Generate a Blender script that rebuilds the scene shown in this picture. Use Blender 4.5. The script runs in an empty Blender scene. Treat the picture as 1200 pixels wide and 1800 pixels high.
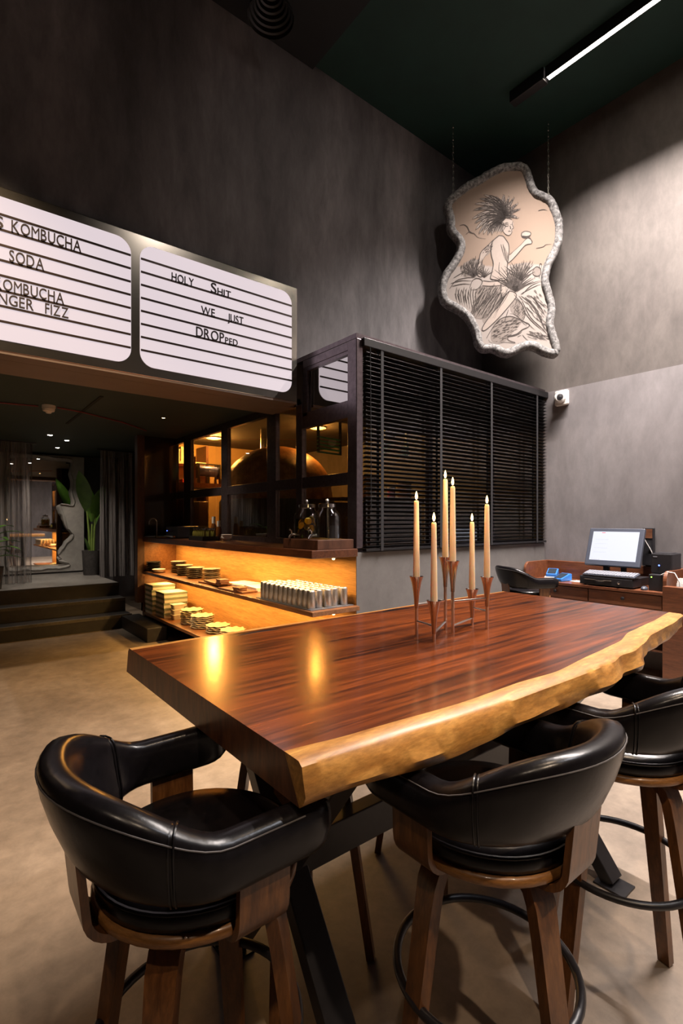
import bpy, bmesh, math, random
from mathutils import Vector, Matrix

R = math.radians
PI = math.pi
random.seed(7)
scene = bpy.context.scene
COL = scene.collection

# ------------------------------------------------------------------ camera
cam_d = bpy.data.cameras.new('camera')
cam = bpy.data.objects.new('camera', cam_d)
COL.objects.link(cam)
cam.location = (0, 0, 1.48)
cam.rotation_euler = (R(90), 0, R(51.25 - 90))
cam_d.sensor_fit = 'HORIZONTAL'
cam_d.sensor_width = 36
cam_d.lens = 36 * 888 / 1200
cam_d.shift_y = 14 / 1200
cam_d.clip_start = 0.02
scene.camera = cam

# ------------------------------------------------------------------ world, exposure
world = bpy.data.worlds.new('world')
scene.world = world
world.use_nodes = True
world.node_tree.nodes['Background'].inputs[0].default_value = (0.02, 0.022, 0.026, 1)
world.node_tree.nodes['Background'].inputs[1].default_value = 0.3
scene.view_settings.view_transform = 'Standard'
scene.view_settings.look = 'None'
scene.view_settings.gamma = 1.0
scene.view_settings.use_curve_mapping = False
scene.view_settings.exposure = 0.0
try:
    scene.cycles.max_bounces = 8
    scene.cycles.transparent_max_bounces = 16
    scene.cycles.sample_clamp_indirect = 6
    scene.cycles.caustics_reflective = False
    scene.cycles.caustics_refractive = False
except Exception:
    pass


def area_light(name, loc, sx, sy, watts, color, rot=(0, 0, 0), spread=180, parent=None):
    d = bpy.data.lights.new(name, 'AREA')
    d.shape = 'RECTANGLE'
    d.size, d.size_y = sx, sy
    d.energy = watts
    d.color = color
    d.spread = R(spread)
    o = bpy.data.objects.new(name, d)
    COL.objects.link(o)
    o.location = loc
    o.rotation_euler = rot
    return o


def spot_light(name, loc, target, watts, color, angle=50, blend=0.5, radius=0.04):
    d = bpy.data.lights.new(name, 'SPOT')
    d.energy = watts
    d.color = color
    d.spot_size = R(angle)
    d.spot_blend = blend
    d.shadow_soft_size = radius
    o = bpy.data.objects.new(name, d)
    COL.objects.link(o)
    o.location = loc
    o.rotation_euler = (Vector(target) - Vector(loc)).to_track_quat('-Z', 'Y').to_euler()
    return o


def point_light(name, loc, watts, color, radius=0.03):
    d = bpy.data.lights.new(name, 'POINT')
    d.energy = watts
    d.color = color
    d.shadow_soft_size = radius
    o = bpy.data.objects.new(name, d)
    COL.objects.link(o)
    o.location = loc
    return o


# ceiling linear lamps of the dining room (the first one is in view; its housing is built below)
WARMW = (1.0, 0.84, 0.70)
area_light('linear_lamp_light', (4.66, 1.05, 5.785), 0.04, 3.05, 540, (1.0, 0.90, 0.84), (0, 0, 0), 108)
# unseen ceiling spots; beyond table top and left floor, added to brighten single places
spot_light('unseen_spot_light', (1.9, 0.2, 5.75), (1.5, 1.25, 1.0), 420, (1.0, 0.74, 0.50), 34, 0.9, 0.06)
spot_light('unseen_spot_light', (-1.0, 1.2, 5.75), (0.2, 4.6, 0.0), 1500, (1.0, 0.72, 0.44), 52, 0.6, 0.06)
spot_light('unseen_spot_light', (0.4, -2.2, 5.75), (1.25, 0.8, 1.0), 620, (1.0, 0.76, 0.54), 26, 0.9, 0.06)  # added to brighten the pale near edge of the table
spot_light('unseen_spot_light', (-1.6, -1.4, 5.75), (0.6, 1.0, 0.6), 210, (1.0, 0.78, 0.58), 60, 0.9, 0.08)  # added light for the stool at the table head
spot_light('unseen_spot_light', (3.2, -1.2, 5.75), (2.3, 0.6, 0.3), 290, (0.92, 0.93, 1.0), 60, 0.8, 0.08)  # added cool light for the floor on the right
spot_light('unseen_spot_light', (2.4, 0.6, 5.75), (3.6, 4.0, 3.4), 90, (1.0, 0.88, 0.78), 85, 1.0, 0.10)  # added weak fill on the sign wall
spot_light('unseen_spot_light', (0.6, 0.6, 5.75), (2.42, 3.36, 1.42), 420, (1.0, 0.80, 0.60), 11, 0.9, 0.04)  # narrow beam added to brighten the drink dispensers
# warm strips under the bar counter and under its shelf
LEDC = (1.0, 0.56, 0.16)
area_light('led_strip_light', (2.42, 5.05, 1.176), 0.025, 3.8, 46, LEDC, (0, 0, 0), 170)
area_light('led_strip_light', (2.42, 5.05, 0.745), 0.025, 3.8, 40, LEDC, (0, 0, 0), 170)


# ------------------------------------------------------------------ materials
def new_mat(name):
    m = bpy.data.materials.new(name)
    m.use_nodes = True
    nt = m.node_tree
    b = nt.nodes['Principled BSDF']
    return m, nt, b


def link(nt, a, b):
    nt.links.new(a, b)


def mapping(nt, scale, rot=(0, 0, 0), coord='Object'):
    tc = nt.nodes.new('ShaderNodeTexCoord')
    mp = nt.nodes.new('ShaderNodeMapping')
    mp.inputs['Scale'].default_value = scale
    mp.inputs['Rotation'].default_value = rot
    link(nt, tc.outputs[coord], mp.inputs['Vector'])
    return mp.outputs['Vector']


def noise(nt, vec, scale, detail=6, rough=0.6, dist=0.0):
    n = nt.nodes.new('ShaderNodeTexNoise')
    n.inputs['Scale'].default_value = scale
    n.inputs['Detail'].default_value = detail
    n.inputs['Roughness'].default_value = rough
    n.inputs['Distortion'].default_value = dist
    if vec is not None:
        link(nt, vec, n.inputs['Vector'])
    return n.outputs['Fac']


def ramp(nt, fac, stops):
    r = nt.nodes.new('ShaderNodeValToRGB')
    el = r.color_ramp.elements
    while len(el) < len(stops):
        el.new(0.5)
    for e, (p, c) in zip(el, stops):
        e.position = p
        e.color = (c[0], c[1], c[2], 1)
    link(nt, fac, r.inputs['Fac'])
    return r.outputs['Color']


def mixc(nt, fac, a, b, mode='MIX'):
    n = nt.nodes.new('ShaderNodeMix')
    n.data_type = 'RGBA'
    n.blend_type = mode
    for s, v in ((n.inputs['Factor'], fac), (n.inputs[6], a), (n.inputs[7], b)):
        if hasattr(v, 'is_linked'):
            link(nt, v, s)
        elif isinstance(v, (int, float)):
            s.default_value = v
        else:
            s.default_value = (v[0], v[1], v[2], 1)
    return n.outputs[2]


def bump(nt, b, h, strength=0.2, dist=0.01):
    n = nt.nodes.new('ShaderNodeBump')
    n.inputs['Strength'].default_value = strength
    n.inputs['Distance'].default_value = dist
    link(nt, h, n.inputs['Height'])
    link(nt, n.outputs['Normal'], b.inputs['Normal'])


def plain(name, col, rough=0.5, metal=0.0, var=0.12, scale=25, bmp=0.0, coat=0.0, spec=0.5):
    m, nt, b = new_mat(name)
    v = mapping(nt, (1, 1, 1))
    f = noise(nt, v, scale, 4)
    lo = tuple(c * (1 - var) for c in col)
    hi = tuple(min(1, c * (1 + var)) for c in col)
    link(nt, ramp(nt, f, [(0.3, lo), (0.7, hi)]), b.inputs['Base Color'])
    b.inputs['Roughness'].default_value = rough
    b.inputs['Metallic'].default_value = metal
    b.inputs['Coat Weight'].default_value = coat
    b.inputs['Coat Roughness'].default_value = 0.12
    b.inputs['Specular IOR Level'].default_value = spec
    if bmp:
        bump(nt, b, f, bmp, 0.004)
    return m


def emis(name, col, strength):
    m, nt, b = new_mat(name)
    b.inputs['Base Color'].default_value = (*[c * 0.12 for c in col], 1)
    b.inputs['Emission Color'].default_value = (*col, 1)
    b.inputs['Emission Strength'].default_value = strength
    return m


def wood(name, dark, light, grain=(1, 14, 14), rough=0.35, coat=0.0, scale=6, rot=(0, 0, 0), coatr=0.1, contrast=(0.3, 0.72)):
    m, nt, b = new_mat(name)
    v = mapping(nt, grain, rot)
    f1 = noise(nt, v, scale, 8, 0.62, 0.6)
    f2 = noise(nt, v, scale * 4, 4, 0.7)
    mid = tuple((a + c) / 2 for a, c in zip(dark, light))
    c1 = ramp(nt, f1, [(contrast[0], dark), (0.5, mid), (contrast[1], light)])
    c2 = ramp(nt, f2, [(0.35, (0.72, 0.72, 0.72)), (0.65, (1.1, 1.1, 1.1))])
    link(nt, mixc(nt, 1.0, c1, c2, 'MULTIPLY'), b.inputs['Base Color'])
    b.inputs['Roughness'].default_value = rough
    b.inputs['Coat Weight'].default_value = coat
    b.inputs['Coat Roughness'].default_value = coatr
    bump(nt, b, f2, 0.06, 0.002)
    return m


def concrete(name, stops, scale=0.7, streak=(1, 1, 0.35), rough=0.8, bmp=0.25, fine=0.25):
    m, nt, b = new_mat(name)
    v = mapping(nt, streak)
    f1 = noise(nt, v, scale, 8, 0.62, 0.4)
    f2 = noise(nt, v, scale * 9, 6, 0.7, 0.2)
    c1 = ramp(nt, f1, stops)
    lo, hi = 1 - fine, 1 + fine
    c2 = ramp(nt, f2, [(0.32, (lo, lo, lo)), (0.68, (hi, hi, hi))])
    link(nt, mixc(nt, 1.0, c1, c2, 'MULTIPLY'), b.inputs['Base Color'])
    b.inputs['Roughness'].default_value = rough
    bump(nt, b, f2, bmp, 0.006)
    return m


def glass(name, tint=(0.92, 0.86, 0.78), base=0.10, rough=0.01):
    m = bpy.data.materials.new(name)
    m.use_nodes = True
    nt = m.node_tree
    nt.nodes.remove(nt.nodes['Principled BSDF'])
    out = nt.nodes['Material Output']
    tr = nt.nodes.new('ShaderNodeBsdfTransparent')
    tr.inputs[0].default_value = (*tint, 1)
    gl = nt.nodes.new('ShaderNodeBsdfGlossy')
    gl.inputs['Roughness'].default_value = rough
    gl.inputs['Color'].default_value = (1, 1, 1, 1)
    fr = nt.nodes.new('ShaderNodeFresnel')
    fr.inputs[0].default_value = 1.5
    ma = nt.nodes.new('ShaderNodeMath')
    ma.operation = 'ADD'
    ma.use_clamp = True
    ma.inputs[1].default_value = base
    link(nt, fr.outputs[0], ma.inputs[0])
    # the pane reflects once, on the face the light enters
    ge = nt.nodes.new('ShaderNodeNewGeometry')
    inv = nt.nodes.new('ShaderNodeMath')
    inv.operation = 'SUBTRACT'
    inv.inputs[0].default_value = 1.0
    link(nt, ge.outputs['Backfacing'], inv.inputs[1])
    mu = nt.nodes.new('ShaderNodeMath')
    mu.operation = 'MULTIPLY'
    link(nt, ma.outputs[0], mu.inputs[0])
    link(nt, inv.outputs[0], mu.inputs[1])
    mx = nt.nodes.new('ShaderNodeMixShader')
    link(nt, mu.outputs[0], mx.inputs[0])
    link(nt, tr.outputs[0], mx.inputs[1])
    link(nt, gl.outputs[0], mx.inputs[2])
    link(nt, mx.outputs[0], out.inputs['Surface'])
    return m


M = {}
M['wall'] = concrete('dark_plaster', [(0.28, (0.050, 0.046, 0.050)), (0.5, (0.108, 0.100, 0.105)), (0.72, (0.215, 0.20, 0.205))], 0.8, (1, 1, 0.32))
M['wall_r'] = concrete('grey_plaster', [(0.25, (0.135, 0.122, 0.124)), (0.5, (0.205, 0.188, 0.192)), (0.75, (0.28, 0.26, 0.265))], 0.75, (1, 1, 0.45), fine=0.14)
M['wall_ru'] = concrete('brown_plaster', [(0.25, (0.066, 0.055, 0.051)), (0.5, (0.112, 0.097, 0.089)), (0.75, (0.175, 0.155, 0.142))], 0.75, (1, 1, 0.45), fine=0.2)
M['half'] = concrete('grey_skim', [(0.25, (0.115, 0.108, 0.104)), (0.5, (0.14, 0.13, 0.126)), (0.75, (0.165, 0.155, 0.15))], 1.2, (1, 1, 1), fine=0.08)
M['floor'] = concrete('floor_concrete', [(0.25, (0.115, 0.084, 0.060)), (0.5, (0.205, 0.157, 0.116)), (0.75, (0.30, 0.238, 0.182))], 1.1, (1, 1, 1), rough=0.55, bmp=0.15, fine=0.2)
M['ceiling'] = plain('green_ceiling', (0.006, 0.030, 0.024), 0.75, 0, 0.15, 3)
M['ceil_black'] = plain('black_ceiling', (0.008, 0.009, 0.010), 0.8, 0, 0.15, 3)
M['ceil_green'] = plain('low_ceiling', (0.030, 0.045, 0.040), 0.7, 0, 0.12, 2)
M['black'] = plain('black_metal', (0.012, 0.011, 0.013), 0.38, 0.0, 0.2, 40)
M['frame'] = plain('black_frame', (0.16, 0.13, 0.145), 0.28, 0.85, 0.2, 30)
M['steel'] = plain('polished_steel', (0.62, 0.58, 0.52), 0.22, 1.0, 0.15, 2.2)
M['dark_steel'] = plain('dark_steel', (0.10, 0.095, 0.09), 0.3, 1.0, 0.1, 5)
M['chrome'] = plain('chrome', (0.75, 0.72, 0.70), 0.12, 1.0, 0.04, 20)
M['soffit'] = plain('sign_soffit', (0.20, 0.14, 0.11), 0.5, 0, 0.1, 4)
M['signface'] = emis('sign_face', (0.80, 0.685, 0.725), 0.92)
M['letter'] = plain('black_letter', (0.03, 0.02, 0.022), 0.5)
M['rail'] = plain('sign_rail', (0.07, 0.05, 0.045), 0.35, 0.6, 0.2, 20)
M['orange_ply'] = wood('orange_plywood', (0.42, 0.20, 0.06), (0.62, 0.33, 0.12), (3, 1, 14), 0.45, 0.0, 2.2)
M['dark_ply'] = wood('dark_panel', (0.05, 0.02, 0.012), (0.12, 0.05, 0.028), (3, 3, 1), 0.4, 0.0, 3)
M['counter'] = wood('counter_wood', (0.055, 0.017, 0.008), (0.14, 0.05, 0.022), (12, 1.2, 12), 0.28, 0.4, 3)
M['shelf'] = wood('shelf_wood', (0.16, 0.06, 0.022), (0.30, 0.13, 0.05), (12, 1.2, 12), 0.35, 0.2, 3)
M['heart'] = wood('heartwood', (0.022, 0.0045, 0.002), (0.30, 0.066, 0.011), (0.55, 11, 11), 0.27, 0.8, 2.8, (0, 0, R(5)), 0.15, (0.34, 0.68))
M['endgrain'] = wood('end_grain', (0.07, 0.022, 0.009), (0.26, 0.09, 0.03), (3, 8, 2), 0.38, 0.3, 3, (0, 0, 0), 0.2)
M['sap'] = wood('sapwood', (0.32, 0.125, 0.020), (0.64, 0.32, 0.078), (2.2, 9, 9), 0.42, 0.06, 3.5, (0, 0, 0), 0.2, (0.28, 0.66))
M['walnut'] = wood('walnut', (0.066, 0.021, 0.005), (0.225, 0.088, 0.024), (5, 5, 0.9), 0.38, 0.25, 7, (0, 0, 0), 0.2)
M['walnut_e'] = wood('walnut_edge', (0.18, 0.072, 0.018), (0.36, 0.16, 0.045), (3, 3, 20), 0.4, 0.2, 5)
M['desk'] = wood('desk_wood', (0.11, 0.033, 0.014), (0.23, 0.082, 0.036), (9, 1, 6), 0.38, 0.25, 3)
M['leather'] = plain('black_leather', (0.0065, 0.0055, 0.0065), 0.27, 0, 0.3, 60, 0.10, 0.0, 0.32)
M['stitch'] = plain('grey_thread', (0.10, 0.09, 0.09), 0.7)
M['wax'] = None
M['bronze'] = plain('bronze_metal', (0.50, 0.46, 0.44), 0.16, 1.0, 0.1, 20)
M['nickel'] = plain('silver_metal', (0.80, 0.74, 0.68), 0.22, 1.0, 0.05, 20)
M['flame'] = emis('flame', (1.0, 0.62, 0.22), 14)
M['wick'] = plain('wick', (0.02, 0.015, 0.01), 0.9)
M['stoneframe'] = concrete('glitter_stone', [(0.36, (0.045, 0.042, 0.042)), (0.5, (0.17, 0.162, 0.16)), (0.64, (0.32, 0.31, 0.304))], 34, (1, 1, 1), rough=0.5, bmp=1.0, fine=0.35)
M['ink'] = plain('ink', (0.045, 0.035, 0.031), 0.9)
M['ink_soft'] = plain('ink_wash', (0.185, 0.155, 0.138), 0.9)
M['figure_fill'] = plain('pale_paint', (0.30, 0.25, 0.22), 0.9, 0, 0.04)
M['slat'] = plain('blind_slat', (0.008, 0.0075, 0.009), 0.40, 0, 0.15, 30)
M['slat_tape'] = plain('blind_tape', (0.013, 0.012, 0.014), 0.8)
M['glass'] = glass('window_glass', (0.86, 0.78, 0.68), 0.10)
M['glass_top'] = glass('transom_glass', (0.55, 0.50, 0.46), 0.50)
M['clear'] = glass('clear_glass', (0.90, 0.91, 0.89), 0.07)
M['white'] = plain('white_plastic', (0.78, 0.75, 0.72), 0.4, 0, 0.04)
M['offwhite'] = plain('offwhite_card', (0.62, 0.55, 0.44), 0.7, 0, 0.06)
M['greenbox'] = plain('sage_card', (0.17, 0.19, 0.12), 0.7, 0, 0.1)
M['plate_dark'] = plain('dark_stoneware', (0.055, 0.045, 0.04), 0.35, 0, 0.2)
M['plate_top'] = plain('grey_stoneware', (0.30, 0.27, 0.24), 0.35, 0, 0.15)
M['plate_cream'] = plain('cream_stoneware', (0.55, 0.46, 0.30), 0.4, 0, 0.12, 12)
M['wood_board'] = wood('board_wood', (0.10, 0.035, 0.016), (0.24, 0.10, 0.05), (6, 1, 6), 0.45)
M['paper'] = plain('white_paper', (0.82, 0.80, 0.77), 0.8, 0, 0.03)
M['tumbler'] = plain('brushed_steel', (0.72, 0.68, 0.64), 0.38, 1.0, 0.1, 30)
M['mat_black'] = plain('grey_mat', (0.10, 0.10, 0.11), 0.7)
M['plastic_black'] = plain('black_plastic', (0.014, 0.013, 0.016), 0.42, 0, 0.15)
M['plastic_grey'] = plain('slate_plastic', (0.055, 0.062, 0.085), 0.4, 0, 0.06)
M['key'] = plain('grey_key', (0.22, 0.225, 0.26), 0.5)
M['blue'] = plain('blue_plastic', (0.03, 0.16, 0.52), 0.4, 0, 0.08)
M['screen_dark'] = plain('dark_screen', (0.02, 0.03, 0.045), 0.12)
M['screen'] = emis('monitor_screen', (0.70, 0.73, 0.86), 1.0)
M['screen_print'] = plain('screen_print', (0.45, 0.06, 0.06), 0.6)
M['screen_grey'] = plain('screen_grey', (0.38, 0.40, 0.45), 0.6)
M['led_blue'] = emis('blue_led', (0.08, 0.15, 1.0), 8)
M['led_green'] = emis('green_led', (0.35, 1.0, 0.1), 4)
M['led_warm'] = emis('warm_led', (1.0, 0.62, 0.25), 12)
M['led_white'] = emis('white_led', (1.0, 0.88, 0.74), 30)
M['disk'] = emis('warm_disk', (1.0, 0.60, 0.16), 6)
M['k_wall'] = plain('kitchen_wall', (0.46, 0.31, 0.14), 0.75, 0, 0.08, 3)
M['k_ceil'] = plain('kitchen_ceiling', (0.028, 0.022, 0.018), 0.8, 0, 0.1, 3)
M['copper'] = concrete('copper_mosaic', [(0.3, (0.16, 0.065, 0.022)), (0.5, (0.34, 0.16, 0.06)), (0.7, (0.55, 0.30, 0.13))], 9, (1, 1, 1), rough=0.4, bmp=0.6, fine=0.3)
M['red'] = plain('red_plastic', (0.40, 0.02, 0.02), 0.5)
M['lilac'] = plain('lilac_drum', (0.16, 0.20, 0.60), 0.35, 0.2)
M['green'] = plain('green_slats', (0.16, 0.62, 0.24), 0.5)
M['leaf'] = plain('green_leaf', (0.07, 0.17, 0.022), 0.4, 0, 0.3, 8)
M['stem'] = plain('green_stem', (0.16, 0.24, 0.05), 0.5, 0, 0.2, 10)
M['pot'] = concrete('dark_pot', [(0.3, (0.05, 0.046, 0.046)), (0.5, (0.075, 0.07, 0.07)), (0.7, (0.11, 0.10, 0.10))], 3, (1, 1, 1))
M['soil'] = plain('soil', (0.03, 0.02, 0.012), 0.95)
M['step'] = concrete('dark_step', [(0.3, (0.012, 0.010, 0.010)), (0.5, (0.022, 0.019, 0.018)), (0.7, (0.036, 0.032, 0.03))], 1.5, (1, 1, 1), rough=0.5)
M['nosing'] = concrete('step_nosing', [(0.3, (0.06, 0.053, 0.046)), (0.5, (0.09, 0.08, 0.07)), (0.7, (0.125, 0.11, 0.098))], 3, (1, 1, 1))
M['platform'] = concrete('pale_platform', [(0.3, (0.17, 0.16, 0.15)), (0.5, (0.25, 0.235, 0.225)), (0.7, (0.34, 0.32, 0.30))], 1.8, (1, 1, 1), rough=0.35)
M['carved'] = concrete('carved_stone', [(0.3, (0.26, 0.25, 0.24)), (0.5, (0.36, 0.345, 0.33)), (0.7, (0.46, 0.44, 0.42))], 1.6, (1, 1, 1), fine=0.1)
M['mirror'] = plain('mirror', (0.85, 0.83, 0.80), 0.02, 1.0, 0.0, 3)
M['cable_red'] = plain('red_cable', (0.22, 0.02, 0.02), 0.5)
M['cable_white'] = plain('white_cable', (0.72, 0.70, 0.68), 0.5)
M['lemon'] = plain('lemon', (0.80, 0.55, 0.05), 0.5)
M['mint'] = plain('mint', (0.10, 0.26, 0.04), 0.6)
M['water'] = glass('water', (0.80, 0.84, 0.80), 0.04)
M['ambertint'] = glass('amber_drink', (0.55, 0.42, 0.10), 0.04)
M['amber'] = plain('amber_bottle', (0.16, 0.055, 0.012), 0.25)
M['olive'] = plain('olive_bottle', (0.24, 0.22, 0.05), 0.25)
M['foil'] = plain('foil', (0.7, 0.68, 0.62), 0.25, 1.0, 0.2, 60)
M['brick_dark'] = plain('dark_panel_glossy', (0.020, 0.011, 0.010), 0.12, 0, 0.2, 4, 0, 0.5)


def curtain_mat():
    m = bpy.data.materials.new('string_curtain')
    m.use_nodes = True
    nt = m.node_tree
    b = nt.nodes['Principled BSDF']
    v = mapping(nt, (60, 60, 0.4))
    f = noise(nt, v, 2.0, 3)
    link(nt, ramp(nt, f, [(0.35, (0.09, 0.082, 0.084)), (0.65, (0.24, 0.222, 0.225))]), b.inputs['Base Color'])
    link(nt, ramp(nt, f, [(0.36, (0.25, 0.25, 0.25)), (0.56, (0.85, 0.85, 0.85))]), b.inputs['Alpha'])
    b.inputs['Roughness'].default_value = 0.9
    return m


M['curtain'] = curtain_mat()


def wax_mat():
    m, nt, b = new_mat('candle_wax')
    v = mapping(nt, (1, 1, 1))
    f = noise(nt, v, 20, 3)
    link(nt, ramp(nt, f, [(0.3, (0.74, 0.60, 0.42)), (0.7, (0.80, 0.66, 0.48))]), b.inputs['Base Color'])
    b.inputs['Roughness'].default_value = 0.5
    b.inputs['Subsurface Weight'].default_value = 0.6
    b.inputs['Subsurface Radius'].default_value = (0.03, 0.016, 0.007)
    b.inputs['Subsurface Scale'].default_value = 1.0
    return m


M['wax'] = wax_mat()


def art_mat():
    # painted panel: tan sky above, pale ground below (print on a flat board)
    m, nt, b = new_mat('painted_board')
    tc = nt.nodes.new('ShaderNodeTexCoord')
    sp = nt.nodes.new('ShaderNodeSeparateXYZ')
    link(nt, tc.outputs['Object'], sp.inputs[0])
    v = mapping(nt, (1, 1, 1))
    f = noise(nt, v, 3, 5)
    ad = nt.nodes.new('ShaderNodeMath')
    ad.operation = 'MULTIPLY_ADD'
    ad.inputs[1].default_value = 0.12
    link(nt, f, ad.inputs[0])
    link(nt, sp.outputs[2], ad.inputs[2])
    c = ramp(nt, ad.outputs[0], [(0.0, (0.27, 0.235, 0.215)), (0.02, (0.235, 0.170, 0.130))])
    link(nt, c, b.inputs['Base Color'])
    b.inputs['Roughness'].default_value = 0.85
    return m


M['art'] = art_mat()


# ------------------------------------------------------------------ mesh builder
class MB:
    def __init__(self):
        self.v, self.f, self.mi = [], [], []

    def add(self, verts, faces, mi=0):
        o = len(self.v)
        self.v += [tuple(p) for p in verts]
        self.f += [tuple(i + o for i in fc) for fc in faces]
        self.mi += [mi] * len(faces)
        return self

    def box(self, x0, x1, y0, y1, z0, z1, mi=0):
        vs = [(x, y, z) for z in (z0, z1) for y in (y0, y1) for x in (x0, x1)]
        return self.add(vs, [(0, 2, 3, 1), (4, 5, 7, 6), (0, 1, 5, 4), (2, 6, 7, 3), (0, 4, 6, 2), (1, 3, 7, 5)], mi)

    def bar(self, a, b, w, h, up=(0, 0, 1), mi=0):
        a, b = Vector(a), Vector(b)
        t = (b - a).normalized()
        s = t.cross(Vector(up))
        if s.length < 1e-4:
            s = t.cross(Vector((1, 0, 0)))
        s.normalize()
        u = s.cross(t)
        vs = []
        for p in (a, b):
            for i, j in ((-1, -1), (1, -1), (1, 1), (-1, 1)):
                vs.append(p + s * (w / 2 * i) + u * (h / 2 * j))
        return self.add(vs, [(3, 2, 1, 0), (4, 5, 6, 7), (0, 1, 5, 4), (1, 2, 6, 5), (2, 3, 7, 6), (3, 0, 4, 7)], mi)

    def lathe(self, prof, n=24, c=(0, 0, 0), mi=0, caps=True):
        vs, fs = [], []
        for r, z in prof:
            for k in range(n):
                a = 2 * PI * k / n
                vs.append((c[0] + r * math.cos(a), c[1] + r * math.sin(a), c[2] + z))
        for i in range(len(prof) - 1):
            for k in range(n):
                k2 = (k + 1) % n
                fs.append((i * n + k, i * n + k2, (i + 1) * n + k2, (i + 1) * n + k))
        if caps:
            if prof[0][0] > 1e-6:
                fs.append(tuple(reversed(range(n))))
            if prof[-1][0] > 1e-6:
                fs.append(tuple((len(prof) - 1) * n + k for k in range(n)))
        return self.add(vs, fs, mi)

    def tube(self, pts, r, n=8, closed=False, mi=0):
        pts = [Vector(p) for p in pts]
        rr = r if isinstance(r, (list, tuple)) else [r] * len(pts)
        vs, fs = [], []
        up = None
        L = len(pts)
        for i, p in enumerate(pts):
            if closed:
                t = pts[(i + 1) % L] - pts[i - 1]
            else:
                t = pts[min(i + 1, L - 1)] - pts[max(i - 1, 0)]
            t.normalize()
            if up is None:
                up = Vector((0, 0, 1)) if abs(t.z) < 0.9 else Vector((1, 0, 0))
            s = t.cross(up)
            s.normalize()
            up = s.cross(t).normalized()
            for k in range(n):
                a = 2 * PI * k / n
                vs.append(p + (s * math.cos(a) + up * math.sin(a)) * rr[i])
        for i in range(L if closed else L - 1):
            j = (i + 1) % L
            for k in range(n):
                k2 = (k + 1) % n
                fs.append((i * n + k, j * n + k, j * n + k2, i * n + k2))
        if not closed:
            fs.append(tuple(range(n)))
            fs.append(tuple(reversed(range((L - 1) * n, L * n))))
        return self.add(vs, fs, mi)

    def loft(self, rings, caps=True, mi=0):
        n = len(rings[0])
        vs = [p for r_ in rings for p in r_]
        fs = []
        for i in range(len(rings) - 1):
            for k in range(n):
                k2 = (k + 1) % n
                fs.append((i * n + k, i * n + k2, (i + 1) * n + k2, (i + 1) * n + k))
        if caps:
            fs.append(tuple(reversed(range(n))))
            fs.append(tuple((len(rings) - 1) * n + k for k in range(n)))
        return self.add(vs, fs, mi)

    def prism(self, poly, axis, a, b, mi=0):
        # poly: 2-D outline in the two other axes, extruded along axis from a to b
        def mk(p, h):
            if axis == 'x':
                return (h, p[0], p[1])
            if axis == 'y':
                return (p[0], h, p[1])
            return (p[0], p[1], h)
        n = len(poly)
        vs = [mk(p, a) for p in poly] + [mk(p, b) for p in poly]
        fs = [tuple(range(n)), tuple(reversed(range(n, 2 * n)))]
        for k in range(n):
            k2 = (k + 1) % n
            fs.append((k, k + n, k2 + n, k2))
        return self.add(vs, fs, mi)

    def build(self, name, mat, parent=None, loc=(0, 0, 0), rot=(0, 0, 0), smooth=False, bevel=0, angle=40, segs=2):
        me = bpy.data.meshes.new(name)
        me.from_pydata(self.v, [], self.f)
        bm = bmesh.new()
        bm.from_mesh(me)
        bmesh.ops.recalc_face_normals(bm, faces=bm.faces)
        bm.to_mesh(me)
        bm.free()
        mats = mat if isinstance(mat, (list, tuple)) else [mat]
        for m_ in mats:
            me.materials.append(M[m_])
        me.polygons.foreach_set('material_index', self.mi)
        if smooth:
            me.polygons.foreach_set('use_smooth', [True] * len(me.polygons))
            try:
                me.set_sharp_from_angle(angle=R(angle))
            except Exception:
                pass
        o = bpy.data.objects.new(name, me)
        COL.objects.link(o)
        o.parent = parent
        o.location = loc
        o.rotation_euler = rot
        if bevel:
            md = o.modifiers.new('bevel', 'BEVEL')
            md.width = bevel
            md.segments = segs
            md.limit_method = 'ANGLE'
            md.angle_limit = R(35)
        return o


def tag(o, label=None, cat=None, group=None, kind=None):
    if label:
        o['label'] = label
    if cat:
        o['category'] = cat
    if group:
        o['group'] = group
    if kind:
        o['kind'] = kind
    return o


def empty(name, loc=(0, 0, 0), rz=0, label=None, cat=None, group=None, kind=None):
    o = bpy.data.objects.new(name, None)
    COL.objects.link(o)
    o.location = loc
    o.rotation_euler = (0, 0, rz)
    o.empty_display_size = 0.05
    return tag(o, label, cat, group, kind)


def copy_tree(o, parent=None):
    c = o.copy()
    COL.objects.link(c)
    c.parent = parent
    for ch in o.children:
        copy_tree(ch, c)
    return c


def instance(src, parent, loc=None, rot=None):
    c = src.copy()
    COL.objects.link(c)
    c.parent = parent
    if loc is not None:
        c.location = loc
    if rot is not None:
        c.rotation_euler = rot
    return c


def structure(name, mb, mat, **k):
    return tag(mb.build(name, mat, **k), kind='structure')


def bx(*a, mi=0):
    return MB().box(*a, mi=mi)


def rrect(x0, x1, z0, z1, r, n=6):
    pts = []
    for cx, cz, a0 in ((x1 - r, z1 - r, 0), (x0 + r, z1 - r, 90), (x0 + r, z0 + r, 180), (x1 - r, z0 + r, 270)):
        for k in range(n + 1):
            a = R(a0 + 90 * k / n)
            pts.append((cx + r * math.cos(a), cz + r * math.sin(a)))
    return pts


NTH = ['first', 'second', 'third', 'fourth', 'fifth', 'sixth', 'seventh', 'eighth', 'ninth', 'tenth', 'eleventh']
ORD = ['bottom', 'second', 'third', 'fourth', 'fifth', 'sixth', 'seventh', 'eighth', 'ninth', 'tenth']


def level(i, n):
    if i == n - 1:
        return 'topmost'
    if i == 0:
        return 'bottommost'
    return ORD[i] + ' from the bottom'


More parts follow.
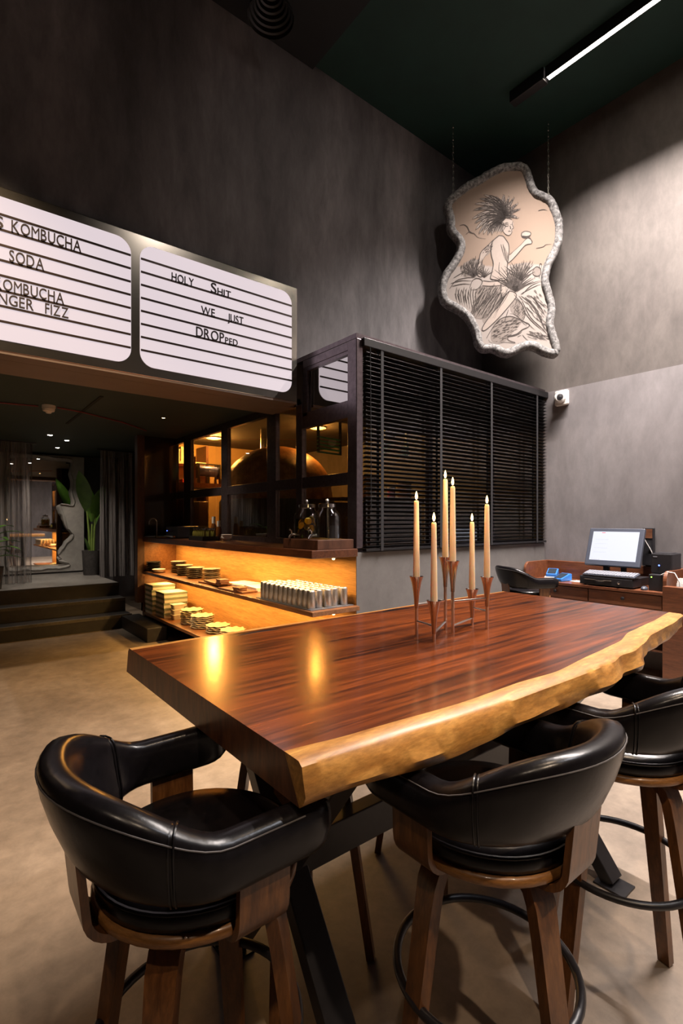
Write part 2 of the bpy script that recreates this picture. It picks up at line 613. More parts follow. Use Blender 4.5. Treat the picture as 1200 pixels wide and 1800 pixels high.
# ------------------------------------------------------------------ key dimensions
XR = 5.56           # right wall
YW = 4.0            # sign wall
XB, YB = 2.66, 3.12  # corner of the glazed kitchen booth
CEIL = 5.9

# ------------------------------------------------------------------ the setting
structure('floor', bx(-3.2, XR + 0.15, -3.5, 10.5, -0.12, 0), 'floor')
structure('ceiling', bx(-3.2, XR + 0.15, -3.5, 4.42, CEIL, CEIL + 0.12), 'ceiling')
structure('trim_1', bx(-3.2, 2.85, -3.5, 3.995, CEIL - 0.05, CEIL - 0.001), 'ceil_black')
structure('wall_back', bx(-3.2, XR, YW, 4.42, 2.57, CEIL), ['wall'])
structure('wall_right', bx(XR, XR + 0.15, -3.5, 8.5, 0, CEIL), 'wall_ru')
structure('trim_2', bx(XR - 0.012, XR - 0.0005, -3.5, YB + 0.02, 0, 2.965), 'wall_r')
structure('wall_left', bx(-3.35, -3.2, -3.5, 10.5, 0, CEIL), 'wall')
structure('wall_front', bx(-3.35, XR + 0.15, -3.65, -3.5, 0, CEIL), 'wall')
structure('trim_3', bx(-3.2, 2.655, 4.03, 4.42, 2.545, 2.569), 'soffit')
structure('ceiling_passage', bx(-3.2, 2.70, 4.42, 10.5, 2.63, 2.75), 'ceil_green')
structure('ceiling_kitchen', bx(2.70, XR, 4.42, 8.5, 2.77, 2.9), 'k_ceil')
structure('wall_kitchen', bx(2.62, XR, 8.3, 8.5, 0, 2.9), 'k_wall')
structure('wall_passage', bx(-3.2, 2.62, 10.2, 10.5, 0, 2.63), 'wall')
structure('trim_4', MB().bar((1.20, 5.05, 2.627), (1.22, 6.75, 2.627), 0.03, 0.006), 'ceil_black')
# lower-right wall of the raised area, seen between the curtain and the post
structure('wall_partition', bx(2.62, 2.72, 7.12, 10.5, 0, 2.77), 'brick_dark')
structure('wall_counter_end', bx(2.22, 2.66, 7.06, 7.14, 1.26, 2.63), 'brick_dark')
structure('trim_5', bx(2.12, 2.215, 7.04, 7.16, 0.36, 2.63), 'dark_ply', bevel=0.004)
structure('wall_counter_end_panel', bx(2.22, 2.66, 7.06, 7.14, 0.0, 1.185), 'shelf')
# half-height wall under the blinds and the bar front
structure('wall_booth', bx(XB, XR, YB, YB + 0.12, 0, 1.215), 'half', bevel=0.004)
structure('wall_bar_front', bx(XB + 0.012, XB + 0.09, YB + 0.12, 7.06, 0, 1.185), 'half')
structure('trim_6', bx(XB - 0.002, XB + 0.012, YB + 0.004, 7.06, 0.0, 1.185), 'orange_ply')
structure('ceiling_booth', bx(XB, XR, YB, YW, 2.96, 3.0), 'frame')

# steps and platform at the back
for i, (y, z0, z1) in enumerate(((7.29, 0.0, 0.18), (7.60, 0.0, 0.365), (7.92, 0.0, 0.55))):
    x1 = 2.12
    y2 = 10.2 if i == 2 else y + 0.36
    s = structure('stair_step', bx(-3.2, x1, y, y2, z0, z1), 'platform' if i == 2 else 'step')
    n = bx(-3.2, x1, y - 0.012, y + 0.03, z1 - 0.035, z1 + 0.003).build('nosing', 'nosing' if i < 2 else 'step', s)
    bx(-3.2, x1, y - 0.006, y - 0.0005, z0 + (0.0 if i == 0 else 0.185 * i), z1 - 0.036).build('riser', 'step', s)
structure('plinth_step', bx(1.98, 2.22, 6.2, 7.29, 0, 0.17), 'step', bevel=0.006)


# ------------------------------------------------------------------ illuminated marquee sign
SY = 3.88
sign = empty('marquee_sign', (0, 0, 0), 0, 'long illuminated white menu sign in a polished steel case on the wall', 'sign')
bx(-0.30, 2.592, SY, YW, 2.560, 3.612).build('case', 'steel', sign, bevel=0.006)
bx(-0.30, 2.592, 3.884, 4.03, 2.546, 2.5595).build('case_underside', 'soffit', sign)
PANELS = ((-0.215, 1.122), (1.187, 2.528))
for a, b in PANELS:
    MB().prism(rrect(a, b, 2.632, 3.545, 0.105, 8), 'y', SY - 0.006, SY + 0.002).build('light_panel', 'signface', sign)
    for i in range(8):
        z = 3.428 - 0.0972 * i
        bx(a + 0.004, b - 0.004, SY - 0.0135, SY - 0.0062, z - 0.0072, z + 0.0072).build('rail', 'rail', sign)

FONT_CACHE = {}


def letter_mesh(ch):
    if ch in FONT_CACHE:
        return FONT_CACHE[ch]
    cu = bpy.data.curves.new('glyph', 'FONT')
    cu.body = ch
    cu.size = 1.0
    cu.extrude = 0.008
    cu.offset = 0.0 if ch in 'MWN' else 0.006
    cu.resolution_u = 4
    o = bpy.data.objects.new('glyph', cu)
    COL.objects.link(o)
    dg = bpy.context.evaluated_depsgraph_get()
    me = bpy.data.meshes.new_from_object(o.evaluated_get(dg))
    COL.objects.unlink(o)
    bpy.data.objects.remove(o)
    xs = [v.co.x for v in me.vertices]
    me.materials.clear()
    me.materials.append(M['letter'])
    FONT_CACHE[ch] = (me, min(xs), max(xs))
    return FONT_CACHE[ch]


def write(text, xa, xb, z, cap, parent, ypos, heights=None, gap=0.16):
    # letters spread evenly between xa and xb, standing on height z
    sizes = [(heights[i] if heights else cap) / 0.73 for i in range(len(text))]
    ws = []
    for ch, s in zip(text, sizes):
        me, a, b = letter_mesh(ch)
        ws.append((b - a) * s)
    g = gap * cap
    total = sum(ws) + g * (len(text) - 1)
    k = (xb - xa) / total
    x = xa
    for ch, s, w in zip(text, sizes, ws):
        me, a, b = letter_mesh(ch)
        o = bpy.data.objects.new('letter', me)
        COL.objects.link(o)
        o.parent = parent
        o.rotation_euler = (R(90), 0, 0)
        o.scale = (s * k, s, 0.5)
        o.location = (x - a * s * k, ypos, z)
        x += (w + g) * k


LY = SY - 0.017
write('S', 0.285, 0.336, 3.337, 0.078, sign, LY)
write('KOMBUCHA', 0.379, 0.785, 3.337, 0.078, sign, LY)
write('SODA', 0.367, 0.561, 3.141, 0.078, sign, LY)
write('KOMBUCHA', 0.285, 0.679, 2.949, 0.074, sign, LY)
write('GINGER', 0.235, 0.502, 2.857, 0.074, sign, LY)
write('FIZZ', 0.568, 0.707, 2.857, 0.074, sign, LY)
write('HOLY', 1.419, 1.597, 3.330, 0.066, sign, LY)
write('SHIT', 1.741, 1.917, 3.328, 0.058, sign, LY, [0.088, 0.058, 0.058, 0.058])
write('WE', 1.658, 1.775, 3.136, 0.066, sign, LY)
write('JUST', 1.891, 2.033, 3.134, 0.066, sign, LY)
write('DROP', 1.616, 1.856, 2.943, 0.084, sign, LY)
write('PED', 1.866, 1.98, 2.943, 0.054, sign, LY)

# ------------------------------------------------------------------ glazed booth: side window facing the passage
win = empty('window_1', (0, 0, 0), 0, kind='structure')
XG = XB
bx(XG - 0.01, XG + 0.06, YB - 0.012, YB + 0.105, 1.25, 2.955).build('corner_post', 'frame', win, bevel=0.006)
bx(XG - 0.004, XG + 0.05, YB + 0.105, 3.884, 2.885, 2.955).build('top_rail', 'frame', win, bevel=0.004)
bx(XG + 0.003, XG + 0.045, YB + 0.105, 3.884, 2.855, 2.885).build('glazing_bead', 'frame', win)
bx(XG - 0.004, XG + 0.05, 3.90, 4.00, 1.25, 2.56).build('mullion', 'frame', win, bevel=0.004)
bx(XG + 0.0, XG + 0.05, 3.82, 3.884, 2.44, 2.885).build('mullion', 'frame', win)
for y0, y1 in ((4.37, 4.545), (5.45, 5.615), (6.545, 6.79)):
    bx(XG + 0.0, XG + 0.05, y0, y1, 1.25, 2.63).build('mullion', 'frame', win, bevel=0.004)
for y0, y1 in ((YB + 0.105, 3.90), (4.0, 4.37), (4.545, 5.45), (5.615, 6.545), (6.79, 7.06)):
    zt = 2.44 if y0 < 3.9 else 2.60
    bx(XG + 0.0, XG + 0.05, y0, y1, 1.775, 1.875).build('rail', 'frame', win, bevel=0.003)
    bx(XG + 0.0, XG + 0.05, y0, y1, 1.25, 1.30).build('rail', 'frame', win)
    bx(XG + 0.0, XG + 0.05, y0, y1, zt - 0.11 if y0 < 3.9 else zt - 0.05, zt + 0.03).build('rail', 'frame', win)
    bx(XG + 0.024, XG + 0.030, y0, y1, 1.875, zt - (0.11 if y0 < 3.9 else 0.05)).build('pane', 'glass', win)
    bx(XG + 0.024, XG + 0.030, y0, y1, 1.30, 1.775).build('pane', 'glass', win)
bx(XG + 0.024, XG + 0.030, YB + 0.105, 3.82, 2.47, 2.855).build('pane', 'glass_top', win)

# ------------------------------------------------------------------ venetian blind in front of the booth
blind = empty('venetian_blind', (0, YB, 0), 0, 'wide black venetian blind with lowered slats above the grey half wall', 'blind')
bx(XB + 0.045, XR - 0.01, -0.045, 0.03, 2.895, 2.962).build('head_rail', 'slat', blind, bevel=0.004)
slat_src = None
x0, x1 = XB + 0.075, XR - 0.03
NS = 44
sm = MB()
prof = [(-0.025, -0.0045), (-0.012, -0.0005), (0.0, 0.0008), (0.012, -0.0005), (0.025, -0.0045)]
top = [(y, z + 0.0016) for y, z in prof]
sm.prism(prof + top[::-1], 'x', x0, x1)
for i in range(NS):
    z = 1.262 + i * (2.885 - 1.262) / NS
    if slat_src is None:
        slat_src = sm.build('slat', 'slat', blind, (0, -0.012, z), (R(-17), 0, 0))
    else:
        tilt = R(-17 + random.uniform(-1.5, 1.5))
        instance(slat_src, blind, (0, -0.012, z + random.uniform(-0.001, 0.001)), (tilt, 0, 0))
bx(x0, x1, -0.034, 0.012, 1.222, 1.243).build('bottom_rail', 'slat', blind, bevel=0.003)
for x in (2.91, 3.66, 4.45, 5.32):
    bx(x - 0.015, x + 0.015, -0.0405, -0.0385, 1.222, 2.895).build('ladder_tape', 'slat_tape', blind)
    bx(x - 0.015, x + 0.015, 0.0145, 0.0165, 1.222, 2.895).build('ladder_tape', 'slat_tape', blind)
MB().tube([(x0 + 0.03, -0.05, 2.89), (x0 + 0.035, -0.052, 2.2), (x0 + 0.04, -0.05, 1.55)], 0.003, 6).build('tilt_cord', 'slat_tape', blind)
win2 = empty('window_2', (0, 0, 0), 0, kind='structure')
bx(XB + 0.06, XR, YB + 0.05, YB + 0.10, 1.215, 1.26).build('rail', 'frame', win2)
bx(XB + 0.06, XR, YB + 0.05, YB + 0.10, 2.90, 2.955).build('rail', 'frame', win2)
for x in (3.62, 4.60):
    bx(x - 0.025, x + 0.025, YB + 0.05, YB + 0.10, 1.26, 2.90).build('mullion', 'frame', win2)
for a, b in ((XB + 0.06, 3.595), (3.645, 4.575), (4.625, XR)):
    bx(a, b, YB + 0.073, YB + 0.078, 1.26, 2.90).build('pane', 'clear', win2)

# ------------------------------------------------------------------ bar counter and shelves
ctr = tag(bx(2.19, XB - 0.014, 3.085, 7.05, 1.186, 1.25).build('bar_counter', 'counter', bevel=0.006),
          'dark brown wooden counter slab running below the kitchen windows', 'counter')
bx(XB - 0.012, XB + 0.1, YB + 0.125, 7.05, 1.187, 1.25).build('window_ledge', 'counter', ctr)
sh1 = tag(bx(2.19, XB - 0.003, 3.075, 7.05, 0.752, 0.788).build('wall_shelf', 'shelf', bevel=0.003),
          'upper open wooden shelf under the counter, carrying plates and steel tumblers', 'shelf')
sh2 = tag(bx(2.19, XB - 0.003, 3.075, 7.05, 0.205, 0.24).build('wall_shelf', 'shelf', bevel=0.003),
          'lower open wooden shelf under the counter, carrying sage green boxes', 'shelf')
for o, z in ((ctr, 1.1765), (sh1, 0.7455)):
    st = bx(2.405, 2.435, 3.10, 7.0, z + 0.003, z + 0.009).build('led_strip', 'white', o)
    for y in (3.115, 6.93):
        MB().lathe([(0.012, 0.0), (0.010, -0.008), (0.0, -0.011)], 10, (2.42, y, z + 0.002)).build('led_lens', 'led_warm', o, smooth=True)


# ------------------------------------------------------------------ shelf contents
def plate_profile(r, h=0.018):
    return [(0.0, 0.0), (r * 0.55, 0.0), (r * 0.62, 0.002), (r, h), (r * 0.985, h + 0.003), (r * 0.6, 0.006), (0.0, 0.005)]


pl_src = MB().lathe(plate_profile(0.105), 24).build('plate', 'plate_dark', smooth=True)
pl_src2 = MB().lathe(plate_profile(0.105), 24).build('plate', 'plate_top', smooth=True)
first = {}
stack_names = ['stack of plates farthest from the tumblers', 'second stack of plates from the steps',
               'third stack of plates from the steps', 'stack of plates beside the wooden boards']
for s, (x, y, n) in enumerate(((2.50, 6.55, 7), (2.44, 6.18, 6), (2.42, 5.80, 6), (2.50, 5.52, 6))):
    for i in range(n):
        src = pl_src2 if (i == n - 1 or (s == 3 and i % 2)) else pl_src
        if src not in first:
            first[src] = 1
            o = src
        else:
            o = src.copy()
            COL.objects.link(o)
        o.location = (x + random.uniform(-0.006, 0.006), y + random.uniform(-0.006, 0.006), 0.788 + i * 0.0215)
        o.rotation_euler = (0, 0, random.uniform(0, 6))
        tag(o, ('grey' if src is pl_src2 else 'dark') + ' stoneware plate, %s in the %s' % (level(i, n), stack_names[s]), 'plate', 'stacked plates on the upper shelf')
bp = MB().lathe([(0, 0), (0.06, 0), (0.10, 0.03), (0.097, 0.032), (0.055, 0.006), (0, 0.005)], 20).build('bowl', 'plastic_black', smooth=True)
for i in range(5):
    o = bp if i == 0 else bp.copy()
    if i:
        COL.objects.link(o)
    o.location = (2.30, 6.93, 0.788 + i * 0.024)
    tag(o, 'shallow black bowl, %s in the stack at the far shelf end' % level(i, 5), 'bowl', 'black bowls at the far shelf end')
t = empty('serving_dish', (2.29, 6.70, 0.788), 0, 'white oval dish on a wooden saucer beside the black bowls', 'dish')
MB().lathe([(0, 0), (0.07, 0), (0.09, 0.012), (0.085, 0.014), (0, 0.006)], 20).build('saucer', 'wood_board', t, smooth=True)
MB().lathe([(0, 0.012), (0.06, 0.012), (0.085, 0.045), (0.08, 0.047), (0.05, 0.02), (0, 0.018)], 20).build('dish_bowl', 'white', t, smooth=True)

# wooden boards and white napkins
bd_src = bx(-0.085, 0.085, -0.24, 0.24, 0, 0.018).build('serving_board', 'wood_board', bevel=0.004)
for i, (x, y, z, rz, w) in enumerate(((2.36, 5.10, 0.788, 5, 'lowest long wooden board on the shelf beside the plates'),
                                      (2.35, 5.02, 0.807, -6, 'long wooden board lying across the lowest board'),
                                      (2.30, 4.50, 0.788, 3, 'long wooden board lying between the napkins and the tumblers'))):
    o = bd_src if i == 0 else bd_src.copy()
    if i:
        COL.objects.link(o)
    o.location = (x, y, z)
    o.rotation_euler = (0, 0, R(rz))
    tag(o, w, 'board', 'wooden boards on the upper shelf')
cb = bx(-0.05, 0.05, -0.055, 0.055, 0, 0.016).build('coaster', 'wood_board', bevel=0.003)
k = 0
for x, y, z0, n, w in ((2.29, 4.80, 0.826, 3, 'on the crossed boards'), (2.27, 4.38, 0.8065, 2, 'beside the tumbler mat')):
    for i in range(n):
        o = cb if k == 0 else cb.copy()
        if k:
            COL.objects.link(o)
        k += 1
        o.location = (x, y, z0 + i * 0.0165)
        o.rotation_euler = (0, 0, R(random.uniform(-12, 12)))
        tag(o, 'small square wooden coaster, %s in the pile %s' % (level(i, n), w), 'coaster', 'square coasters on the upper shelf')
for i, (x, y, rz, w) in enumerate(((2.50, 4.74, 8, 'farther'), (2.50, 4.40, -5, 'nearer'))):
    m = MB()
    for j in range(5):
        a = random.uniform(-0.01, 0.01)
        m.box(-0.11 + a, 0.11 + a, -0.15 + a, 0.15 + a, j * 0.008, j * 0.008 + 0.007)
    o = m.build('napkin_pile', 'paper', None, (x, y, 0.789), (0, 0, R(rz)))
    tag(o, '%s pile of folded white napkins against the orange panel' % w, 'napkins', 'napkin piles')

# steel tumblers on a mat
mat_o = tag(bx(2.215, 2.64, 3.13, 3.97, 0.788, 0.794).build('rubber_mat', 'mat_black'), 'thin dark mat under the steel tumblers', 'mat')
tum = MB().lathe([(0.0, 0.0), (0.031, 0.0), (0.033, 0.004), (0.033, 0.128), (0.030, 0.139), (0.024, 0.143), (0.0, 0.143)], 18).build('tumbler', 'tumbler', smooth=True, angle=50)
k = 0
for j in range(11):
    for i in range(5):
        if (j >= 10 and i > 2):
            continue
        o = tum if k == 0 else tum.copy()
        if k:
            COL.objects.link(o)
        k += 1
        o.location = (2.262 + i * 0.079 + random.uniform(-0.004, 0.004), 3.19 + j * 0.072 + (i % 2) * 0.02 + random.uniform(-0.003, 0.003), 0.7945)
        tag(o, 'brushed steel tumbler, %s from the booth corner in the %s row from the shelf edge' % (NTH[j], NTH[i]), 'tumbler', 'steel tumblers on the shelf mat')

# lower shelf: boxes, containers, scalloped plates
box_src = None


def sage_box():
    t_ = empty('carton', (0, 0, 0))
    bx(-0.15, 0.15, -0.15, 0.15, 0, 0.034).build('carton_base', 'offwhite', t_, bevel=0.002)
    bx(-0.154, 0.154, -0.154, 0.154, 0.034, 0.062).build('carton_lid', ['greenbox'], t_, bevel=0.002)
    bx(-0.148, 0.148, -0.148, 0.148, 0.0622, 0.0628).build('lid_sheet', 'offwhite', t_)
    return t_


src = sage_box()
k = 0
for s, (x, y, n, w) in enumerate(((2.36, 6.86, 6, 'in the taller stack'), (2.39, 6.50, 5, 'in the lower stack'))):
    for i in range(n):
        o = src if k == 0 else copy_tree(src)
        k += 1
        o.location = (x + random.uniform(-0.004, 0.004), y + random.uniform(-0.004, 0.004), 0.24 + i * 0.0635)
        o.rotation_euler = (0, 0, R(random.uniform(-1.5, 1.5)))
        tag(o, 'flat sage green and cream carton, %s %s' % (level(i, n), w), 'box', 'flat cartons on the lower shelf')
src = empty('food_container', (0, 0, 0))
MB().loft([[(x * s_, y * s_, z) for x, y in rrect(-0.075, 0.075, -0.06, 0.06, 0.02, 3)] for s_, z in ((0.86, 0), (1.0, 0.055))]).build('tub', 'offwhite', src, smooth=True)
bx(-0.08, 0.08, -0.064, 0.064, 0.055, 0.063).build('tub_lid', 'offwhite', src, bevel=0.003)
for i in range(3):
    o = src if i == 0 else copy_tree(src)
    o.location = (2.36, 6.22, 0.24 + i * 0.0635)
    tag(o, 'cream plastic food tub, %s in the pile beside the cartons' % level(i, 3), 'container', 'food tubs on the lower shelf')
m = MB()
for i in range(14):
    a = random.uniform(0, 6.28)
    r_ = random.uniform(0, 0.045)
    m.lathe([(0, 0), (0.022, 0.006), (0.026, 0.02), (0.014, 0.034), (0, 0.036)], 7, (r_ * math.cos(a), r_ * math.sin(a), random.uniform(0, 0.075)))
tag(m.build('foil_bundle', 'foil', None, (2.52, 6.10, 0.24)), 'crumpled silver foil heap behind the cream tubs', 'foil', kind='stuff')


def scallop(r, n=9, seg=54):
    m_ = MB()
    rings = []
    for rr, z in ((r * 0.5, 0.0), (r * 0.96, 0.012), (r, 0.016), (r * 0.96, 0.02), (r * 0.5, 0.010)):
        ring = []
        for q in range(seg):
            a = 2 * PI * q / seg
            w = rr * (1 + (0.06 * math.cos(n * a) if rr > r * 0.6 else 0))
            ring.append((w * math.cos(a), w * math.sin(a), z + (0.004 * math.cos(n * a + 1) if rr > r * 0.6 else 0)))
        rings.append(ring)
    return m_.loft(rings)


sc = scallop(0.13).build('scalloped_plate', 'plate_cream', smooth=True)
k = 0
for s, (x, y, n, w) in enumerate(((2.40, 5.86, 8, 'in the tall stack beside the foil'), (2.40, 5.55, 7, 'in the middle scalloped stack'),
                                  (2.44, 5.22, 4, 'in the low stack nearest the table'), (2.46, 4.90, 4, 'in the stack cut by the table edge'))):
    for i in range(n):
        o = sc if k == 0 else sc.copy()
        if k:
            COL.objects.link(o)
        k += 1
        o.location = (x + random.uniform(-0.008, 0.008), y + random.uniform(-0.008, 0.008), 0.24 + i * 0.0215)
        o.rotation_euler = (0, 0, random.uniform(0, 6))
        tag(o, 'cream wavy edged plate, %s %s' % (level(i, n), w), 'plate', 'wavy plates on the lower shelf')

# ------------------------------------------------------------------ things on the counter
t = empty('drink_dispenser_stand', (2.42, 3.36, 1.25), 0, 'low dark wooden stand carrying two glass drink dispensers', 'stand')
bx(-0.15, 0.21, -0.24, 0.25, 0.0, 0.075).build('stand_box', 'dark_ply', t, bevel=0.004)


def dispenser(loc, label, fill, fillmat, fruit):
    t_ = empty('drink_dispenser', loc, 0, label, 'dispenser', 'glass drink dispensers')
    MB().lathe([(0.0, 0.0), (0.102, 0.0), (0.112, 0.01), (0.113, 0.175), (0.104, 0.205), (0.074, 0.232), (0.066, 0.25), (0.068, 0.255), (0.066, 0.256)], 28, caps=False).build('jar', 'clear', t_, smooth=True)
    MB().lathe([(0, 0.252), (0.072, 0.252), (0.072, 0.278), (0.06, 0.283), (0, 0.285)], 24, (0, 0, 0.005)).build('lid', 'chrome', t_, smooth=True)
    kn = MB().lathe([(0, 0), (0.012, 0), (0.012, 0.015), (0.018, 0.022), (0.012, 0.034), (0, 0.036)], 12, (0, 0, 0.29)).build('lid_knob', 'chrome', t_, smooth=True)
    MB().lathe([(0, 0.006), (0.106, 0.006), (0.108, fill), (0, fill)], 24).build('drink', fillmat, t_, smooth=True)
    tp = empty('tap', (-0.11, 0, 0.035))
    tp.parent = t_
    MB().tube([(0.0, 0, 0), (-0.045, 0, 0), (-0.058, 0, -0.01), (-0.07, 0, -0.03)], [0.011, 0.011, 0.010, 0.008], 8).build('spout', 'chrome', tp, smooth=True)
    MB().tube([(-0.04, 0, 0.005), (-0.045, 0, 0.03), (-0.065, 0, 0.045)], [0.006, 0.006, 0.008], 8).build('tap_lever', 'chrome', tp, smooth=True)
    if fruit:
        for q in range(9):
            a = q * 2.4
            MB().lathe([(0, -0.004), (0.030, -0.004), (0.032, 0), (0.030, 0.004), (0, 0.004)], 14).build('lemon_slice', 'lemon', t_, (0.066 * math.cos(a), 0.066 * math.sin(a), 0.06 + 0.012 * q), (R(70), 0, a + PI / 2), smooth=True)
        for q in range(16):
            a = q * 1.7
            m_ = MB().add([(0, 0, 0), (0.018, 0.008, 0.004), (0.04, 0, 0), (0.018, -0.008, 0.004)], [(0, 1, 2, 3)])
            m_.build('mint_leaf', 'mint', t_, (0.055 * math.cos(a), 0.055 * math.sin(a), 0.02 + 0.0085 * q), (q, q * 0.7, a))
    return t_


dispenser((2.43, 3.49, 1.3255), 'glass drink dispenser filled with lemon slices and mint', 0.165, 'ambertint', True)
dispenser((2.46, 3.25, 1.3255), 'glass drink dispenser half full of clear water beside the blind', 0.11, 'water', False)

# condiment caddy and bottles
t = empty('condiment_caddy', (2.36, 5.42, 1.25), 0, 'dark open tray box on the counter holding small bottles', 'caddy')
bx(-0.10, 0.10, -0.19, 0.19, 0, 0.012).build('tray_base', 'plastic_black', t)
for a in ((-0.10, -0.092, -0.19, 0.19, 0.012, 0.05), (0.092, 0.10, -0.19, 0.19, 0.012, 0.05), (-0.092, 0.092, 0.182, 0.19, 0.012, 0.15), (-0.092, 0.092, -0.19, -0.182, 0.012, 0.05)):
    bx(*a).build('tray_side', 'plastic_black', t)
bs = empty('small_bottle', (0, 0, 0))
MB().lathe([(0, 0), (0.017, 0), (0.018, 0.01), (0.018, 0.075), (0.009, 0.095), (0.009, 0.105), (0, 0.105)], 12).build('bottle_body', 'olive', bs, smooth=True)
MB().lathe([(0, 0.105), (0.012, 0.105), (0.012, 0.128), (0, 0.128)], 10).build('bottle_cap', 'chrome', bs, smooth=True)
k = 0
for j in range(7):
    for i in range(3):
        o = bs if k == 0 else copy_tree(bs)
        k += 1
        o.location = (2.36 - 0.06 + i * 0.055, 5.42 - 0.15 + j * 0.047, 1.2625)
        tag(o, 'small olive bottle in the caddy, %s from the right in the %s row' % (NTH[j], ('front', 'middle', 'back')[i]), 'bottle', 'small bottles in the caddy')


def tall_bottle(loc, mat, h, label):
    t_ = empty('squeeze_bottle', loc, 0, label, 'bottle', 'bottles behind the caddy')
    MB().lathe([(0, 0), (0.03, 0), (0.032, 0.01), (0.032, h * 0.55), (0.018, h * 0.72), (0, h * 0.72)], 16).build('bottle_body', mat, t_, smooth=True)
    MB().lathe([(0, h * 0.7), (0.022, h * 0.7), (0.02, h), (0, h)], 14).build('bottle_cap', 'white', t_, smooth=True)


tall_bottle((2.54, 5.56, 1.25), 'amber', 0.27, 'taller amber bottle with white cap behind the caddy')
tall_bottle((2.54, 5.42, 1.25), 'amber', 0.22, 'shorter brown bottle with white cap behind the caddy')
bw = MB().lathe([(0, 0), (0.035, 0), (0.062, 0.035), (0.06, 0.037), (0.03, 0.006), (0, 0.005)], 20).build('bowl', 'white', smooth=True)
for i in range(3):
    o = bw if i == 0 else bw.copy()
    if i:
        COL.objects.link(o)
    o.location = (2.47, 5.08, 1.25 + i * 0.018)
    tag(o, 'small white bowl, %s in the pile beside the caddy' % level(i, 3), 'bowl', 'white bowls on the counter')
t = empty('espresso_machine', (2.46, 6.35, 1.25), 0, 'dark grey countertop machine with a chrome tray and blue light', 'machine')  # espresso machine with its drip tray
bx(-0.13, 0.15, -0.2, 0.2, 0.0, 0.15).build('machine_body', 'plastic_grey', t, bevel=0.012)
bx(-0.17, -0.13, -0.16, 0.16, 0.01, 0.035).build('drip_tray', 'chrome', t, bevel=0.004)
MB().tube([(-0.13, -0.05, 0.09), (-0.18, -0.05, 0.085), (-0.20, -0.05, 0.07)], 0.009, 8).build('handle', 'chrome', t, smooth=True)
MB().lathe([(0, 0), (0.006, 0), (0.004, 0.004), (0, 0.005)], 8).build('indicator_light', 'led_blue', t, (-0.131, 0.15, 0.09), (0, R(-90), 0))
t = empty('bar_tap', (2.32, 6.86, 1.25), 0, 'curved chrome tap at the far end of the counter', 'tap')
MB().lathe([(0, 0), (0.025, 0), (0.022, 0.012), (0, 0.012)], 14).build('tap_base', 'chrome', t, smooth=True)
MB().tube([(0, 0, 0.012), (0, 0, 0.20)] + [(-0.05 + 0.05 * math.cos(R(a)), 0, 0.20 + 0.05 * math.sin(R(a))) for a in range(15, 181, 15)] + [(-0.10, 0, 0.17)], 0.009, 10).build('tap_neck', 'chrome', t, smooth=True)

# ------------------------------------------------------------------ kitchen behind the glass
KW = (1.0, 0.50, 0.11)
for i, (x, y, w) in enumerate(((3.38, 7.39, 'round warm ceiling lamp seen above the drum machine'), (4.12, 5.66, 'round warm ceiling lamp seen beside the green rack'))):
    t = empty('ceiling_lamp', (x, y, 2.77), 0, w, 'lamp', 'round kitchen lamps')
    MB().lathe([(0, 0), (0.115, 0), (0.115, -0.018), (0.10, -0.022), (0.10, -0.018), (0, -0.018)], 24).build('lamp_rim', 'white', t, smooth=True)
    MB().lathe([(0, -0.0185), (0.098, -0.0185), (0.09, -0.028), (0, -0.032)], 24).build('lamp_diffuser', 'disk', t, smooth=True)
    point_light('ceiling_lamp_light', (x, y, 2.67), 125 if i == 0 else 42, KW, 0.06)
t = empty('track_rail', (0, 0, 0), 0, 'thin black lamp track on the kitchen ceiling', 'track')
bx(3.02, 3.05, 5.0, 7.0, 2.745, 2.769).build('track_bar', 'black', t)
for y in (5.3, 5.7, 6.1, 6.5):
    MB().lathe([(0, 0), (0.012, 0), (0.016, -0.03), (0, -0.03)], 10, (3.035, y, 2.745)).build('track_spot', 'white', t)

ov = empty('dome_oven', (3.72, 6.05, 0), 0, 'copper domed pizza oven with a flue behind the kitchen glass', 'oven')
MB().lathe([(0.0, 1.0), (0.78, 1.0), (0.80, 1.02), (0.80, 1.72), (0.78, 1.75), (0.0, 1.75)], 40).build('oven_base', 'plastic_black', ov, smooth=True)
MB().lathe([(0.76, 1.75), (0.76, 1.86)] + [(0.75 * math.cos(R(a)), 1.88 + 0.62 * math.sin(R(a))) for a in range(0, 91, 6)], 48).build('dome', 'copper', ov, smooth=True)
MB().lathe([(0.075, 2.45), (0.075, 2.76)], 20, (-0.08, 0.2, 0)).build('flue', 'steel', ov, smooth=True)
MB().lathe([(0.80, 1.0), (0.72, 0.98), (0.72, 0.0)], 32).build('oven_stand', 'plastic_black', ov, smooth=True)
